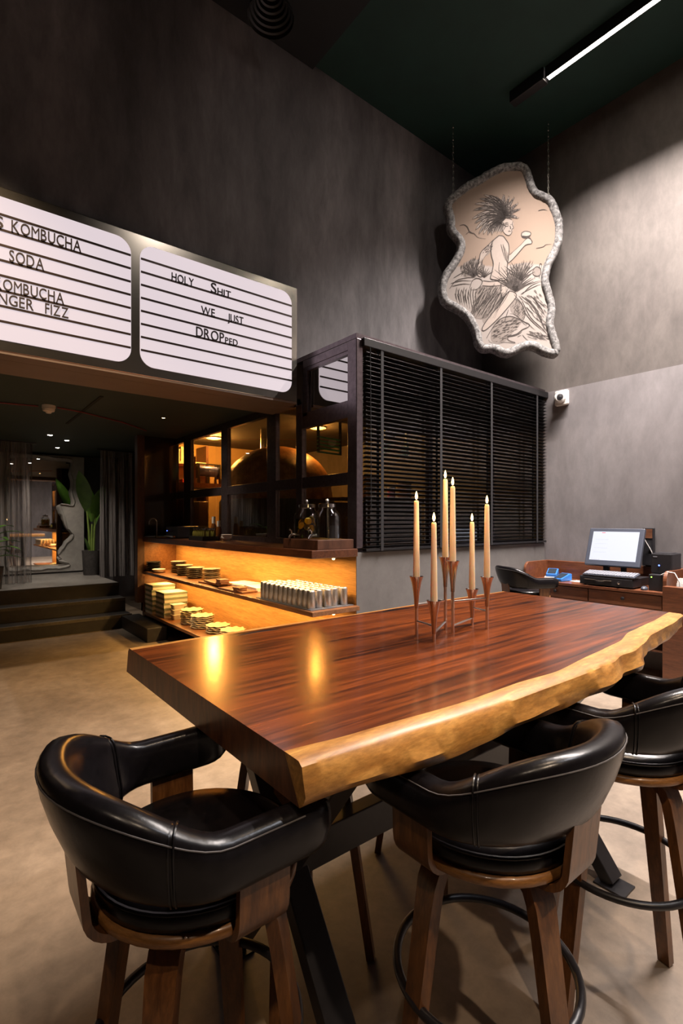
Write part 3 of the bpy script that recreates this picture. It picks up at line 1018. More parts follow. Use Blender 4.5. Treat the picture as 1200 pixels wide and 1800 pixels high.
# shelf with the drum machine
k1 = tag(bx(2.80, 4.6, 7.15, 7.75, 1.96, 2.03).build('kitchen_shelf', 'shelf'), 'brown kitchen ledge carrying the drum machine', 'shelf')
bx(2.80, 2.86, 7.15, 7.75, 0, 1.96).build('shelf_support', 'shelf', k1)
bx(4.54, 4.6, 7.15, 7.75, 0, 1.96).build('shelf_support', 'shelf', k1)
bx(2.90, 2.99, 7.16, 7.28, 2.03, 2.42).build('shelf_post', 'shelf', k1)
t = empty('drum_machine', (3.24, 7.32, 2.03), 0, 'small machine with a lilac drum held in a dark frame', 'machine')
MB().lathe([(0, -0.15), (0.075, -0.15), (0.08, -0.14), (0.08, 0.14), (0.075, 0.15), (0, 0.15)], 24).build('drum', 'lilac', t, (0, 0, 0.19), (0, R(90), 0), smooth=True)
for x in (-0.17, 0.17):
    m = MB()
    m.box(x - 0.012, x + 0.012, -0.09, 0.09, 0.08, 0.30)
    m.box(x - 0.012, x + 0.012, -0.10, -0.06, 0, 0.08)
    m.box(x - 0.012, x + 0.012, 0.06, 0.10, 0, 0.08)
    m.build('end_frame', 'black', t)
bx(-0.17, 0.17, -0.012, 0.012, 0.29, 0.31).build('top_bar', 'black', t)
bx(-0.02, 0.03, -0.03, 0.03, 0.0, 0.11).build('motor_foot', 'black', t)
MB().tube([(0.17, 0, 0.24), (0.24, 0, 0.24), (0.24, 0, 0.17)], 0.008, 8).build('crank_handle', 'black', t)
# wall shelves with boxes near the back wall
t = empty('storage_rack', (3.05, 8.08, 0), 0, 'lit storage shelves against the far kitchen wall', 'shelf')
for z in (1.40, 1.98, 2.42):
    bx(-0.3, 0.42, -0.2, 0.2, z - 0.04, z).build('rack_shelf', 'offwhite', t)
for x in (-0.32, 0.44):
    bx(x - 0.02, x + 0.02, -0.2, 0.2, 0, 2.7).build('rack_side', 'dark_ply', t)
for x, z, w_, h_, mt, lb in ((2.93, 2.42, 0.12, 0.2, 'offwhite', 'cream storage box on the top rack shelf, left one'),
                             (3.17, 2.42, 0.10, 0.24, 'offwhite', 'taller cream storage box on the top rack shelf'),
                             (3.20, 1.98, 0.10, 0.16, 'red', 'red tub on the middle rack shelf'),
                             (2.95, 1.98, 0.09, 0.18, 'plastic_black', 'black tin on the middle rack shelf'),
                             (3.08, 1.40, 0.16, 0.2, 'wood_board', 'brown crate on the lowest rack shelf')):
    t = empty('storage_box', (x, 8.06, z), 0, lb, 'box')
    bx(-w_, w_, -0.12, 0.12, 0, h_ * 0.8).build('box_body', mt, t, bevel=0.005)
    bx(-w_ - 0.005, w_ + 0.005, -0.125, 0.125, h_ * 0.8, h_).build('box_lid', mt, t, bevel=0.004)
# pale fridge side and steel hood glimpsed under the ledge
t = empty('upright_fridge', (2.93, 6.86, 0), 0, 'narrow pale upright cabinet glimpsed behind the counter bottles', 'fridge')
bx(-0.07, 0.07, -0.12, 0.12, 0.0, 1.74).build('cabinet_body', 'white', t, bevel=0.01)
bx(-0.06, 0.06, -0.124, -0.12, 0.9, 1.70).build('cabinet_door', 'white', t, bevel=0.01)
# steel worktop with dishes, seen through the blind
t = empty('kitchen_worktop', (0, 0, 0), 0, 'steel kitchen worktop with an upper rack seen through the blind', 'worktop')
bx(3.7, 5.4, 4.45, 5.05, 0.88, 0.92).build('worktop_slab', 'steel', t)
for x in (3.76, 5.34):
    for y in (4.5, 5.0):
        bx(x - 0.02, x + 0.02, y - 0.02, y + 0.02, 0, 0.88).build('leg', 'steel', t)
bx(3.7, 5.4, 4.62, 5.0, 1.72, 1.75).build('upper_rack', 'wood_board', t)
for x in (3.72, 5.38):
    bx(x - 0.015, x + 0.015, 4.9, 4.93, 0.92, 1.72).build('rack_upright', 'steel', t)
bx(3.75, 5.35, 4.94, 4.96, 1.0, 1.70).build('back_splash', 'shelf', t)
for i, (x, z, n) in enumerate(((4.28, 1.75, 5), (4.92, 1.75, 4))):
    m_src = MB().lathe([(0, 0), (0.07, 0), (0.11, 0.06), (0.105, 0.062), (0.06, 0.008), (0, 0.007)], 18).build('mixing_bowl', 'plate_cream', smooth=True)
    for q in range(n):
        o = m_src if q == 0 else m_src.copy()
        if q:
            COL.objects.link(o)
        o.location = (x, 4.78, z + q * 0.055)
        tag(o, 'cream mixing bowl, %s in the %s pile behind the blind' % (level(q, n), ('taller', 'shorter')[i]), 'bowl', 'bowls behind the blind')
t = empty('red_canister', (4.62, 4.72, 1.75), 0, 'small red canister on the rack behind the blind', 'canister')
MB().lathe([(0, 0), (0.05, 0), (0.05, 0.14), (0, 0.14)], 18).build('canister_body', 'red', t, smooth=True)
MB().lathe([(0, 0.14), (0.052, 0.14), (0.052, 0.16), (0, 0.165)], 18).build('canister_lid', 'white', t, smooth=True)
t = empty('slatted_crate', (3.53, 4.62, 2.24), R(8), 'green slatted crate hanging in the kitchen behind the glass', 'crate')
for i in range(5):
    bx(-0.19, 0.19, -0.012, 0.012, i * 0.042, i * 0.042 + 0.016).build('crate_slat', 'green', t)
for x in (-0.18, 0.18):
    bx(x - 0.008, x + 0.008, -0.016, 0.016, 0, 0.6).build('crate_rod', 'black', t)
t = empty('slatted_crate', (4.60, 4.62, 2.30), R(-4), 'green slatted crate hanging higher, seen through the blind', 'crate')
for i in range(4):
    bx(-0.22, 0.22, -0.012, 0.012, i * 0.05, i * 0.05 + 0.02).build('crate_slat', 'green', t, rot=(0, R(-6), 0))
for x in (-0.18, 0.18):
    bx(x - 0.008, x + 0.008, -0.016, 0.016, 0, 0.5).build('crate_rod', 'black', t)

# ------------------------------------------------------------------ live-edge table
table = empty('dining_table', (1.6, 1.25, 0), 0, 'long live edge table of dark red wood with pale wavy edge', 'table')
TZ, TB = 1.05, 0.965
heart = [(0.497, 0.801), (0.653, 0.778), (0.984, 0.75), (1.198, 0.75), (1.367, 0.736), (1.648, 0.761), (1.882, 0.778), (2.073, 0.822), (2.35, 0.845), (2.67, 0.882)]
tedge = [(0.497, 0.745), (0.646, 0.732), (0.931, 0.708), (1.112, 0.696), (1.44, 0.690), (1.62, 0.690), (1.735, 0.712), (1.81, 0.705), (1.95, 0.728), (2.139, 0.768), (2.40, 0.79), (2.67, 0.826)]
bedge = [(0.512, 0.735), (0.901, 0.690), (1.031, 0.690), (1.432, 0.689), (1.567, 0.668), (1.66, 0.690), (1.70, 0.714), (1.80, 0.715), (1.869, 0.696), (1.98, 0.745), (2.093, 0.773), (2.417, 0.80), (2.67, 0.85)]
fedge = [(0.497, 1.765), (1.0, 1.775), (1.5, 1.76), (2.0, 1.77), (2.67, 1.765)]
fheart = [(0.497, 1.735), (0.8, 1.752), (1.5, 1.75), (2.0, 1.758), (2.67, 1.755)]


def interp(pl, x):
    for (a, b), (c, d) in zip(pl, pl[1:]):
        if x <= c:
            u = (x - a) / (c - a)
            u = max(0, min(1, u))
            u = u * u * (3 - 2 * u) * 0.5 + u * 0.5
            return b + (d - b) * u
    return pl[-1][1]


def soft(pl, x, d=0.035):
    return sum(interp(pl, x + o_ * d) for o_ in (-1.0, -0.6, -0.3, 0, 0.3, 0.6, 1.0)) / 7


rows = []
NX = 110
for i in range(NX + 1):
    x = 0.505 + (2.665 - 0.505) * i / NX
    h, te, be = soft(heart, x), soft(tedge, x, 0.028), soft(bedge, x, 0.022)
    if te > h - 0.012:
        te = h - 0.012
    w1 = 0.003 * math.sin(x * 17) + 0.0012 * math.sin(x * 41 + 1)
    w2 = 0.003 * math.sin(x * 13 + 2) + 0.0012 * math.sin(x * 37)
    bz = TB + 0.004 * math.sin(x * 13)
    knot = math.exp(-((x - 1.78) / 0.09) ** 2)
    fe, fh = interp(fedge, x), interp(fheart, x)
    # cross-section from far underside over the top to the near underside
    xs = x + (0.012 if i == 0 else 0)
    row = [(x, fe + 0.03, TB), (x, fe + 0.012, TZ - 0.012), (x, fe, TZ), (x, fh, TZ),
           (x, fh + (h - fh) * 0.33, TZ), (x, fh + (h - fh) * 0.66, TZ), (x, h, TZ),
           (x, te + 0.008, TZ - 0.0005), (x, te - 0.003, TZ - 0.008), (x, te * 0.6 + be * 0.4 - 0.006 + w1, TZ - 0.03),
           (x, te * 0.3 + be * 0.7 - 0.010 + w2 - 0.012 * knot, TZ - 0.058), (x, be + 0.0 + w1 - 0.006 * knot, bz + 0.01), (x, be + 0.014, bz)]
    rows.append(row)
tb = MB()
n = len(rows[0])
tb.v = [p for r_ in rows for p in r_]
for i in range(NX):
    for k in range(n - 1):
        tb.f.append((i * n + k, (i + 1) * n + k, (i + 1) * n + k + 1, i * n + k + 1))
        tb.mi.append(0 if 3 <= k <= 5 else 1)
    tb.f.append((i * n + n - 1, (i + 1) * n + n - 1, (i + 1) * n, i * n))
    tb.mi.append(2)
for i in (0, NX):
    # end faces: pale strip at the live edge, dark core
    b0 = i * n
    tb.f.append(tuple(b0 + q for q in (0, 1, 2, 3, 4, 5, 6)) + (b0 + 12,))
    tb.mi.append(2)
    tb.f.append(tuple(b0 + q for q in range(6, 13)))
    tb.mi.append(1)
tt = tb.build('tabletop', ['heart', 'sap', 'endgrain'], table, (-1.6, -1.25, 0), smooth=True, angle=38)
for X in (0.80, 2.14):
    for s in (1, -1):
        a = (X - 1.6 + 0.0, -s * 0.335, 0.008)
        b = (X - 1.6 + 0.0, s * 0.36, TB - 0.008)
        MB().bar(a, b, 0.085, 0.05, up=(0, s, 1)).build('leg', 'black', table, (0.012 * s, 0, 0), bevel=0.004)
        MB().box(X - 1.6 - 0.05, X - 1.6 + 0.05, -s * 0.345 - 0.06, -s * 0.345 + 0.06, 0.0, 0.008).build('foot_plate', 'black', table)
    bx(X - 1.6 - 0.05, X - 1.6 + 0.05, -0.42, 0.42, TB - 0.009, TB - 0.001).build('top_plate', 'black', table)
bx(0.82 - 1.6, 2.12 - 1.6, -0.03, 0.03, 0.44, 0.55).build('stretcher', 'black', table, bevel=0.004)


# ------------------------------------------------------------------ bar stools
def band_sections():
    secs = []
    # plan path: right arm front -> back -> left arm front (local +x is forward)
    pts = []
    NA = 12
    Wd = 0.221
    xa = 0.165
    xb = -0.045
    for i in range(NA):
        pts.append((xa + (xb - xa) * i / NA, -Wd, 0.0))
    NB = 28
    for i in range(NB + 1):
        a = -PI / 2 - PI * i / NB
        pts.append((xb + 0.185 * math.cos(a) * 1.0, Wd * math.sin(a) * 1.0, math.sin(PI * i / NB)))
    for i in range(NA):
        pts.append((xb + (xa - xb) * (i + 1) / NA, Wd, 0.0))
    return pts


def stool(name='bar_stool'):
    root = empty(name)
    # seat: bent plywood plate + leather cushion
    MB().lathe([(0, 0.756), (0.196, 0.756), (0.202, 0.762), (0.202, 0.773), (0.196, 0.779), (0, 0.779)], 40).build('seat_plate', 'walnut_e', root, smooth=True, angle=50)
    cu = MB().lathe([(0.186, 0.778), (0.197, 0.784), (0.200, 0.802), (0.194, 0.820), (0.178, 0.831), (0.13, 0.836), (0.06, 0.838), (0.0, 0.838)], 40).build('seat_cushion', 'leather', root, smooth=True, angle=60)
    MB().tube([(0.197 * math.cos(a), 0.197 * math.sin(a), 0.816) for a in [2 * PI * q / 48 for q in range(48)]], 0.004, 6, True).build('piping', 'leather', cu, smooth=True)
    # padded band forming arms and backrest
    pts = band_sections()
    rings, N = [], 20
    L = len(pts)
    cents = []
    for i, (x, y, w) in enumerate(pts):
        p0 = pts[max(i - 1, 0)]
        p1 = pts[min(i + 1, L - 1)]
        t = Vector((p1[0] - p0[0], p1[1] - p0[1], 0)).normalized()
        nrm = Vector((t.y, -t.x, 0))
        # outward normal
        if nrm.dot(Vector((x + 0.05, y, 0))) < 0:
            nrm = -nrm
        ws = w * w * (3 - 2 * w) if w > 0 else 0
        ztop = 0.957 + 0.095 * ws
        zbot = 0.860 - 0.008 * ws
        th = 0.058 + 0.012 * ws
        endk = 1.0
        for e, q in ((0, 0.25), (1, 0.72), (2, 0.93)):
            if i == e or i == L - 1 - e:
                endk = q
        zc = (ztop + zbot) / 2
        hh = (ztop - zbot) / 2 * (0.55 + 0.45 * endk)
        tt_ = th / 2 * endk
        ring = []
        for k in range(N):
            a = 2 * PI * k / N
            ca, sa = math.cos(a), math.sin(a)
            e_ = 0.62
            u = math.copysign(abs(ca) ** e_, ca) * tt_
            v = math.copysign(abs(sa) ** e_, sa) * hh
            lean = ws * 0.035 * (v / max(hh, 1e-5)) + 0.006 * (1 - (v / max(hh, 1e-5)) ** 2)
            p = Vector((x, y, zc + v)) + nrm * (u + lean)
            ring.append(tuple(p))
        rings.append(ring)
        cents.append((Vector((x, y, 0)), nrm, ztop, zbot, th, ws))
    back = MB().loft(rings).build('backrest', 'leather', root, smooth=True, angle=70)
    # stitched seam along the outside, below the rolled top, and vertical seams where the arms begin
    sp = []
    for i in range(4, L - 4):
        sp.append(Vector(rings[i][3]) * 0.35 + Vector(rings[i][2]) * 0.65 + cents[i][1] * 0.0015)
    MB().tube(sp, 0.0014, 5).build('stitching', 'stitch', back)
    for i in (16, L - 17):
        ring = [Vector(p) + (Vector(p) - sum((Vector(q) for q in rings[i]), Vector()) / N).normalized() * 0.0008 for p in rings[i]]
        for dx in (-0.004, 0.004):
            dv = cents[i][1].cross(Vector((0, 0, 1))) * dx
            MB().tube([p + dv for p in ring], 0.0022, 5, True).build('seam', 'leather', back, smooth=True)
    # bent plywood brackets: two sides and one at the back
    for ang, half, rad in ((90, 0.05, 0.220), (-90, 0.05, 0.220), (180, 0.056, 0.225)):
        path = []
        r1 = rad
        path += [(0.12, 0.744), (r1 - 0.055, 0.744)]
        for q in range(1, 7):
            a = R(-90 + 90 * q / 6)
            path.append((r1 - 0.055 + 0.055 * math.cos(a), 0.799 + 0.055 * math.sin(a)))
        path.append((r1 + (0.004 if ang != 180 else 0.012), 0.915))
        m_ = MB()
        rr = []
        for q, (r_, z_) in enumerate(path):
            a0 = path[max(q - 1, 0)]
            a1 = path[min(q + 1, len(path) - 1)]
            tx, tz = a1[0] - a0[0], a1[1] - a0[1]
            ln = math.hypot(tx, tz)
            nx_, nz_ = -tz / ln * 0.007, tx / ln * 0.007
            rr.append([(r_ + nx_, -half, z_ + nz_), (r_ + nx_, half, z_ + nz_), (r_ - nx_, half, z_ - nz_), (r_ - nx_, -half, z_ - nz_)])
        m_.loft(rr)
        m_.build('bracket', 'walnut', root, (0.025 if ang != 180 else 0.0, 0, 0), (0, 0, R(ang)), smooth=True, angle=50)
    # bent legs
    path = [(0.03, 0.732), (0.10, 0.732), (0.128, 0.727), (0.148, 0.711), (0.160, 0.684), (0.172, 0.615), (0.262, 0.004)]
    for q in range(4):
        m_ = MB()
        rr = []
        for i, (r_, z_) in enumerate(path):
            a0 = path[max(i - 1, 0)]
            a1 = path[min(i + 1, len(path) - 1)]
            tx, tz = a1[0] - a0[0], a1[1] - a0[1]
            ln = math.hypot(tx, tz)
            nx_, nz_ = -tz / ln * 0.0135, tx / ln * 0.0135
            hw = 0.029 if i < 5 else (0.027 if i == 5 else 0.019)
            rr.append([(r_ + nx_, -hw, z_ + nz_), (r_ + nx_, hw, z_ + nz_), (r_ - nx_, hw, z_ - nz_), (r_ - nx_, -hw, z_ - nz_)])
        m_.loft(rr)
        lg = m_.build('leg', 'walnut', root, (0, 0, 0), (0, 0, R(45 + 90 * q)), smooth=True, angle=50)
        MB().lathe([(0, 0), (0.011, 0), (0.011, 0.006), (0, 0.006)], 10, (0.262, 0, 0)).build('foot_glide', 'black', lg)
    MB().tube([(0.205 * math.cos(2 * PI * q / 48), 0.205 * math.sin(2 * PI * q / 48), 0.44) for q in range(48)], 0.0105, 10, True).build('foot_ring', 'black', root, smooth=True)
    MB().lathe([(0, 0.732), (0.09, 0.732), (0.09, 0.756), (0, 0.756)], 24).build('swivel_plate', 'black', root)
    return root


proto = stool()
spots = (((0.425, 1.0), 0, 'black leather bar stool at the head of the table, nearest the camera'),
         ((1.005, 0.715), 90, 'black leather bar stool on the pale edge side, second from the camera'),
         ((1.645, 0.685), 90, 'black leather bar stool on the pale edge side, cut by the right picture edge'),
         ((0.96, 1.455), -90, 'black leather bar stool pushed fully under the far side, left one'),
         ((1.72, 1.47), -90, 'black leather bar stool pushed fully under the far side, right one'),
         ((4.35, 2.62), -25, 'black leather stool standing at the cashier desk'))
for i, (p, a, lb) in enumerate(spots):
    o = proto if i == 0 else copy_tree(proto)
    o.location = (p[0], p[1], 0)
    o.rotation_euler = (0, 0, R(a))
    tag(o, lb, 'stool', 'black leather bar stools')
    if i in (1, 2):
        # the seats swivel: on these two the legs stand turned against the seat
        for ch in o.children:
            if ch.name.startswith('leg'):
                ch.rotation_euler.z += R(35)

# ------------------------------------------------------------------ candle holders and candles
CUPS = {'low': 0.175, 'mid': 0.235, 'high': 0.30}


def trumpet(h, parent):
    m_ = MB()
    m_.lathe([(0.0, h - 0.012), (0.012, h - 0.010), (0.0245, h), (0.0262, h), (0.0225, h - 0.009), (0.0185, h - 0.022), (0.0148, h - 0.04), (0.0115, h - 0.062), (0.0090, h - 0.088), (0.0078, h - 0.11), (0.0075, h - 0.118), (0, h - 0.118)][::-1], 20)
    return m_.build('candle_cup', 'bronze', parent, smooth=True, angle=50)


def candle_holder(stems, label, bars):
    t_ = empty('candle_holder', (stems[0][0], stems[0][1], TZ), 0, label, 'candle holder', 'linked metal candle holders')
    ox, oy = stems[0][0], stems[0][1]
    for x, y, h in stems:
        MB().lathe([(0, 0), (0.0062, 0), (0.0062, h - 0.11), (0, h - 0.11)], 12).build('stem', 'nickel', t_, (x - ox, y - oy, 0), smooth=True)
        c_ = trumpet(h, t_)
        c_.location = (x - ox, y - oy, 0)
    for i, j, z in bars:
        a, b = stems[i], stems[j]
        MB().tube([(a[0] - ox, a[1] - oy, z), (b[0] - ox, b[1] - oy, z)], 0.0042, 8).build('cross_bar', 'nickel', t_, smooth=True)
    return t_


SA = [(1.390, 1.288, 0.221), (1.371, 1.187, 0.146), (1.563, 1.295, 0.285)]
SB = [(1.530, 1.232, 0.275), (1.713, 1.280, 0.148), (1.700, 1.199, 0.205)]
candle_holder(SA, 'left three cup candle holder with bronze cups and silver stems', ((0, 2, 0.115), (0, 1, 0.055), (1, 2, 0.03)))
candle_holder(SB, 'right three cup candle holder with bronze cups and silver stems', ((0, 2, 0.12), (1, 2, 0.07), (0, 1, 0.028)))


def candle(x, y, z, h, label, lean=0):
    t_ = empty('taper_candle', (x, y, z), 0, label, 'candle', 'lit cream taper candles')
    MB().lathe([(0, 0), (0.0115, 0), (0.0125, 0.01), (0.0088, h - 0.006), (0.007, h), (0, h - 0.001)], 20).build('wax_body', 'wax', t_, smooth=True)
    MB().lathe([(0, 0), (0.001, 0), (0.001, 0.009), (0, 0.009)], 6, (0, 0, h)).build('wick', 'wick', t_)
    MB().lathe([(0, 0.0), (0.0032, 0.004), (0.0052, 0.011), (0.0045, 0.019), (0.002, 0.028), (0, 0.033)], 12, (0, 0, h + 0.003)).build('flame', 'flame', t_, smooth=True)
    point_light('candle_light', (x, y, z + h + 0.022), 0.55, (1.0, 0.58, 0.24), 0.012)


candle(SA[0][0], SA[0][1], TZ + SA[0][2] - 0.0115, 0.292, 'lit cream taper candle, leftmost of the group')
candle(SA[1][0], SA[1][1], TZ + SA[1][2] - 0.0115, 0.287, 'lit cream taper candle in the lowest cup, front left')
candle(SA[2][0], SA[2][1], TZ + SA[2][2] - 0.0115, 0.317, 'lit cream taper candle in the middle pair, the one behind')
candle(SB[0][0], SB[0][1], TZ + SB[0][2] - 0.0115, 0.294, 'lit cream taper candle in the middle pair, the one in front')
candle(SB[1][0], SB[1][1], TZ + SB[1][2] - 0.0115, 0.285, 'shorter lit cream taper candle, second from the right')
candle(SB[2][0], SB[2][1], TZ + SB[2][2] - 0.0115, 0.298, 'lit cream taper candle, rightmost of the group')

# ------------------------------------------------------------------ hanging painting
S5 = 0.001506


def p5(x, y):
    return ((x - 543) * S5, (1000 - y) * S5)


OUT5 = [(430, 340), (500, 305), (560, 285), (630, 280), (700, 285), (740, 310), (765, 355), (785, 420), (810, 480), (855, 505), (900, 530), (935, 565), (960, 620), (985, 690), (997, 760), (995, 840), (985, 900), (950, 980), (920, 1035), (903, 1090), (895, 1150), (905, 1200), (922, 1260), (942, 1340), (940, 1400), (930, 1450), (938, 1510), (952, 1560), (972, 1625), (975, 1670), (955, 1708), (920, 1717), (860, 1702), (815, 1678), (775, 1658), (735, 1655), (690, 1668), (640, 1695), (590, 1708), (540, 1698), (480, 1670), (425, 1672), (385, 1655), (355, 1610), (345, 1550), (322, 1490), (290, 1435), (250, 1395), (200, 1362), (150, 1335), (112, 1300), (95, 1255), (88, 1190), (98, 1130), (125, 1070), (165, 1015), (200, 960), (222, 910), (225, 868), (200, 828), (170, 795), (152, 745), (150, 690), (138, 640), (128, 590), (140, 545), (170, 508), (205, 478), (250, 445), (300, 412), (370, 378)]
cx5, cy5 = 543, 1000


def inset(poly, d):
    n_ = len(poly)
    out = []
    for i in range(n_):
        a, b, c_ = Vector(poly[i - 1]), Vector(poly[i]), Vector(poly[(i + 1) % n_])
        t1 = (b - a).normalized()
        t2 = (c_ - b).normalized()
        nrm = Vector((-(t1.y + t2.y), t1.x + t2.x)).normalized()
        out.append(tuple(b + nrm * d))
    return out


art = empty('hanging_painting', (4.88, 3.264, 4.353), math.atan2(-0.66, 0.75), 'ink drawing of a feather crowned figure in a rough silvery rock frame, hung on chains', 'painting')
NF = 3


def dense(poly, k_=3):
    o_ = []
    n_ = len(poly)
    for i in range(n_):
        p0, p1, p2, p3 = [Vector(poly[(i + q) % n_]) for q in (-1, 0, 1, 2)]
        for j in range(k_):
            u = j / k_
            o_.append(tuple(0.5 * ((2 * p1) + (p2 - p0) * u + (2 * p0 - 5 * p1 + 4 * p2 - p3) * u * u + (3 * p1 - p0 - 3 * p2 + p3) * u ** 3)))
    return o_


od = dense([p5(*p) for p in OUT5], 4)
rings = []
rnd = random.Random(3)
prof_f = [(0.0, 0.05), (0.0, 0.015), (0.006, -0.012), (0.022, -0.034), (0.045, -0.040), (0.068, -0.034), (0.088, -0.012), (0.094, 0.006)]
for d_, yy in prof_f:
    ins = inset(od, d_) if d_ else od
    # orientation check: outline given clockwise on screen
    ring = []
    for (u, w) in ins:
        j = 0.006 if 0.005 < d_ < 0.09 else 0.0015
        ring.append((u + rnd.uniform(-j, j) * 0.6, yy + rnd.uniform(-j, j), w + rnd.uniform(-j, j) * 0.6))
    rings.append(ring)
if sum((a[0] * b[1] - b[0] * a[1]) for a, b in zip(od, od[1:] + od[:1])) < 0:
    # clockwise: inward normal is on the other side
    rings = []
    for d_, yy in prof_f:
        ins = inset(od, -d_) if d_ else od
        ring = []
        for (u, w) in ins:
            j = 0.006 if 0.005 < d_ < 0.09 else 0.0015
            ring.append((u + rnd.uniform(-j, j) * 0.6, yy + rnd.uniform(-j, j), w + rnd.uniform(-j, j) * 0.6))
        rings.append(ring)
    inner = inset(od, -0.088)
else:
    inner = inset(od, 0.088)
MB().loft(rings, caps=False).build('rock_frame', 'stoneframe', art, smooth=True, angle=60)
MB().prism([(u, w) for u, w in inner], 'y', 0.0, 0.02).build('board', 'art', art)
MB().prism([(u * 0.99, w * 0.99) for u, w in od], 'y', 0.03, 0.05).build('backing', 'black', art)


class Ink:
    def __init__(self):
        self.m = MB()
        self.d = -0.0025

    def line(self, pts, w=5, taper=True, smooth=True):
        w = w * 1.35
        if smooth and len(pts) > 2:
            q = []
            P = [Vector(p) for p in pts]
            for i in range(len(P) - 1):
                p0 = P[max(i - 1, 0)]
                p1, p2 = P[i], P[i + 1]
                p3 = P[min(i + 2, len(P) - 1)]
                for j in range(4):
                    u = j / 4
                    q.append(0.5 * ((2 * p1) + (p2 - p0) * u + (2 * p0 - 5 * p1 + 4 * p2 - p3) * u * u + (3 * p1 - p0 - 3 * p2 + p3) * u ** 3))
            q.append(P[-1])
        else:
            q = [Vector(p) for p in pts]
        L_ = len(q)
        vs, fs = [], []
        for i, p in enumerate(q):
            t_ = (q[min(i + 1, L_ - 1)] - q[max(i - 1, 0)])
            if t_.length < 1e-6:
                t_ = Vector((1, 0))
            t_.normalize()
            nn = Vector((-t_.y, t_.x))
            k_ = 1.0
            if taper:
                s_ = i / (L_ - 1)
                k_ = 0.35 + 0.65 * math.sin(PI * min(1, s_ * 1.0 + 0.12)) if s_ < 1 else 0.3
            for sgn in (-1, 1):
                a_, b_ = p5(*(p + nn * (sgn * w * k_ / 2)))
                vs.append((a_, self.d, b_))
        for i in range(L_ - 1):
            fs.append((2 * i, 2 * i + 1, 2 * i + 3, 2 * i + 2))
        self.m.add(vs, fs)

    def fill(self, poly):
        vs = []
        for p in poly:
            a_, b_ = p5(*p)
            vs.append((a_, self.d, b_))
        self.m.add(vs, [tuple(range(len(vs)))])


def sm_poly(poly, k_=3):
    return dense(poly, k_)


wash = Ink()
wash.d = -0.0012
pale = Ink()
pale.d = -0.002
ink = Ink()
ink.d = -0.003
rr = random.Random(11)
# grey washes: hillsides, plants, skirt, animal
for poly in ([(385, 1190), (480, 1180), (560, 1200), (545, 1290), (440, 1420), (330, 1400), (350, 1290)],
             [(600, 1180), (620, 1050), (690, 1020), (760, 1030), (700, 1150), (650, 1240)],
             [(255, 1040), (330, 985), (400, 1000), (420, 1060), (350, 1120), (280, 1110)],
             [(470, 1560), (500, 1450), (600, 1410), (700, 1440), (640, 1520), (580, 1590), (500, 1600)],
             [(770, 1090), (800, 1050), (835, 1060), (830, 1110), (800, 1125)],
             [(610, 1340), (660, 1290), (720, 1380), (700, 1430), (640, 1400)]):
    wash.fill(sm_poly(poly))
TIPS = [(480, 800), (450, 802), (420, 795), (388, 792), (366, 760), (360, 715), (343, 684), (352, 622), (364, 577), (398, 540), (428, 514), (470, 520), (520, 532),
        (566, 518), (604, 532), (640, 540), (668, 582), (682, 626), (668, 690)]
for i, (tx_, ty_) in enumerate(TIPS):
    bx_, by_ = 585 + (3 if i > 12 else -6), 688 - 2 * i * (1 if i < 10 else 0.4)
    vx_, vy_ = tx_ - bx_, ty_ - by_
    ln_ = math.hypot(vx_, vy_)
    nx_, ny_ = -vy_ / ln_, vx_ / ln_
    cv = 0.16 * ln_ * (1 if i < 12 else -0.5)
    hw_ = 15 if i < 14 else 9
    up_, dn_, mid_ = [], [], []
    for q in range(9):
        u = q / 8
        px_ = bx_ + vx_ * u + nx_ * cv * math.sin(PI * u)
        py_ = by_ + vy_ * u + ny_ * cv * math.sin(PI * u)
        wv = hw_ * math.sin(PI * min(1, u * 0.95)) ** 0.7
        up_.append((px_ + nx_ * wv, py_ + ny_ * wv))
        dn_.append((px_ - nx_ * wv, py_ - ny_ * wv))
        mid_.append((px_, py_))
    (wash if i % 2 else pale).fill(up_ + dn_[::-1])
    hook = (tx_ - nx_ * 9 + vx_ / ln_ * 7, ty_ - ny_ * 9 + vy_ / ln_ * 7)
    ink.line(up_ + [hook], 4.2)
    ink.line(dn_, 4.2)
    ink.line(mid_[:7], 2.8)
    for q in range(1, 8):
        for edge in (up_, dn_):
            if rr.random() < 0.75:
                ink.line([mid_[q - 1], ((mid_[q][0] + edge[q][0]) / 2, (mid_[q][1] + edge[q][1]) / 2), edge[q]], 2.6)
    if i < 12:
        ink.line([mid_[0], ((mid_[0][0] + dn_[4][0]) / 2, (mid_[0][1] + dn_[4][1]) / 2 + 3), dn_[5]], 6)
pale.fill(sm_poly([(595, 560), (612, 600), (614, 660), (596, 690), (580, 660), (580, 600)]))
ink.line([(595, 560), (612, 600), (614, 660), (596, 690), (580, 660), (580, 600), (595, 560)], 4)
ink.line([(560, 690), (590, 682), (625, 700)], 8)
# hair
for i in range(13):
    x_ = 440 + i * 9.5
    ink.line([(555 - rr.uniform(0, 30), 700 + i * 2), (x_ + 22, 735 + rr.uniform(-10, 10)), (x_, 790 + rr.uniform(-22, 14))], 5.5)
    wash.line([(555, 700), (x_ + 30, 740), (x_ + 8, 785)], 14)
# face
pale.fill(sm_poly([(556, 705), (600, 695), (632, 715), (634, 760), (622, 800), (600, 815), (572, 800), (555, 765)]))
ink.line([(632, 712), (628, 735), (636, 762), (624, 772), (622, 800), (600, 815), (572, 800), (556, 770)], 3.5)
for a_ in ([(572, 738), (588, 732), (602, 740)], [(574, 745), (590, 748), (602, 744)], [(614, 738), (626, 733)], [(598, 788), (608, 784), (618, 790)], [(570, 728), (588, 722), (602, 728)], [(610, 745), (616, 765), (608, 770)]):
    ink.line(a_, 4.5)
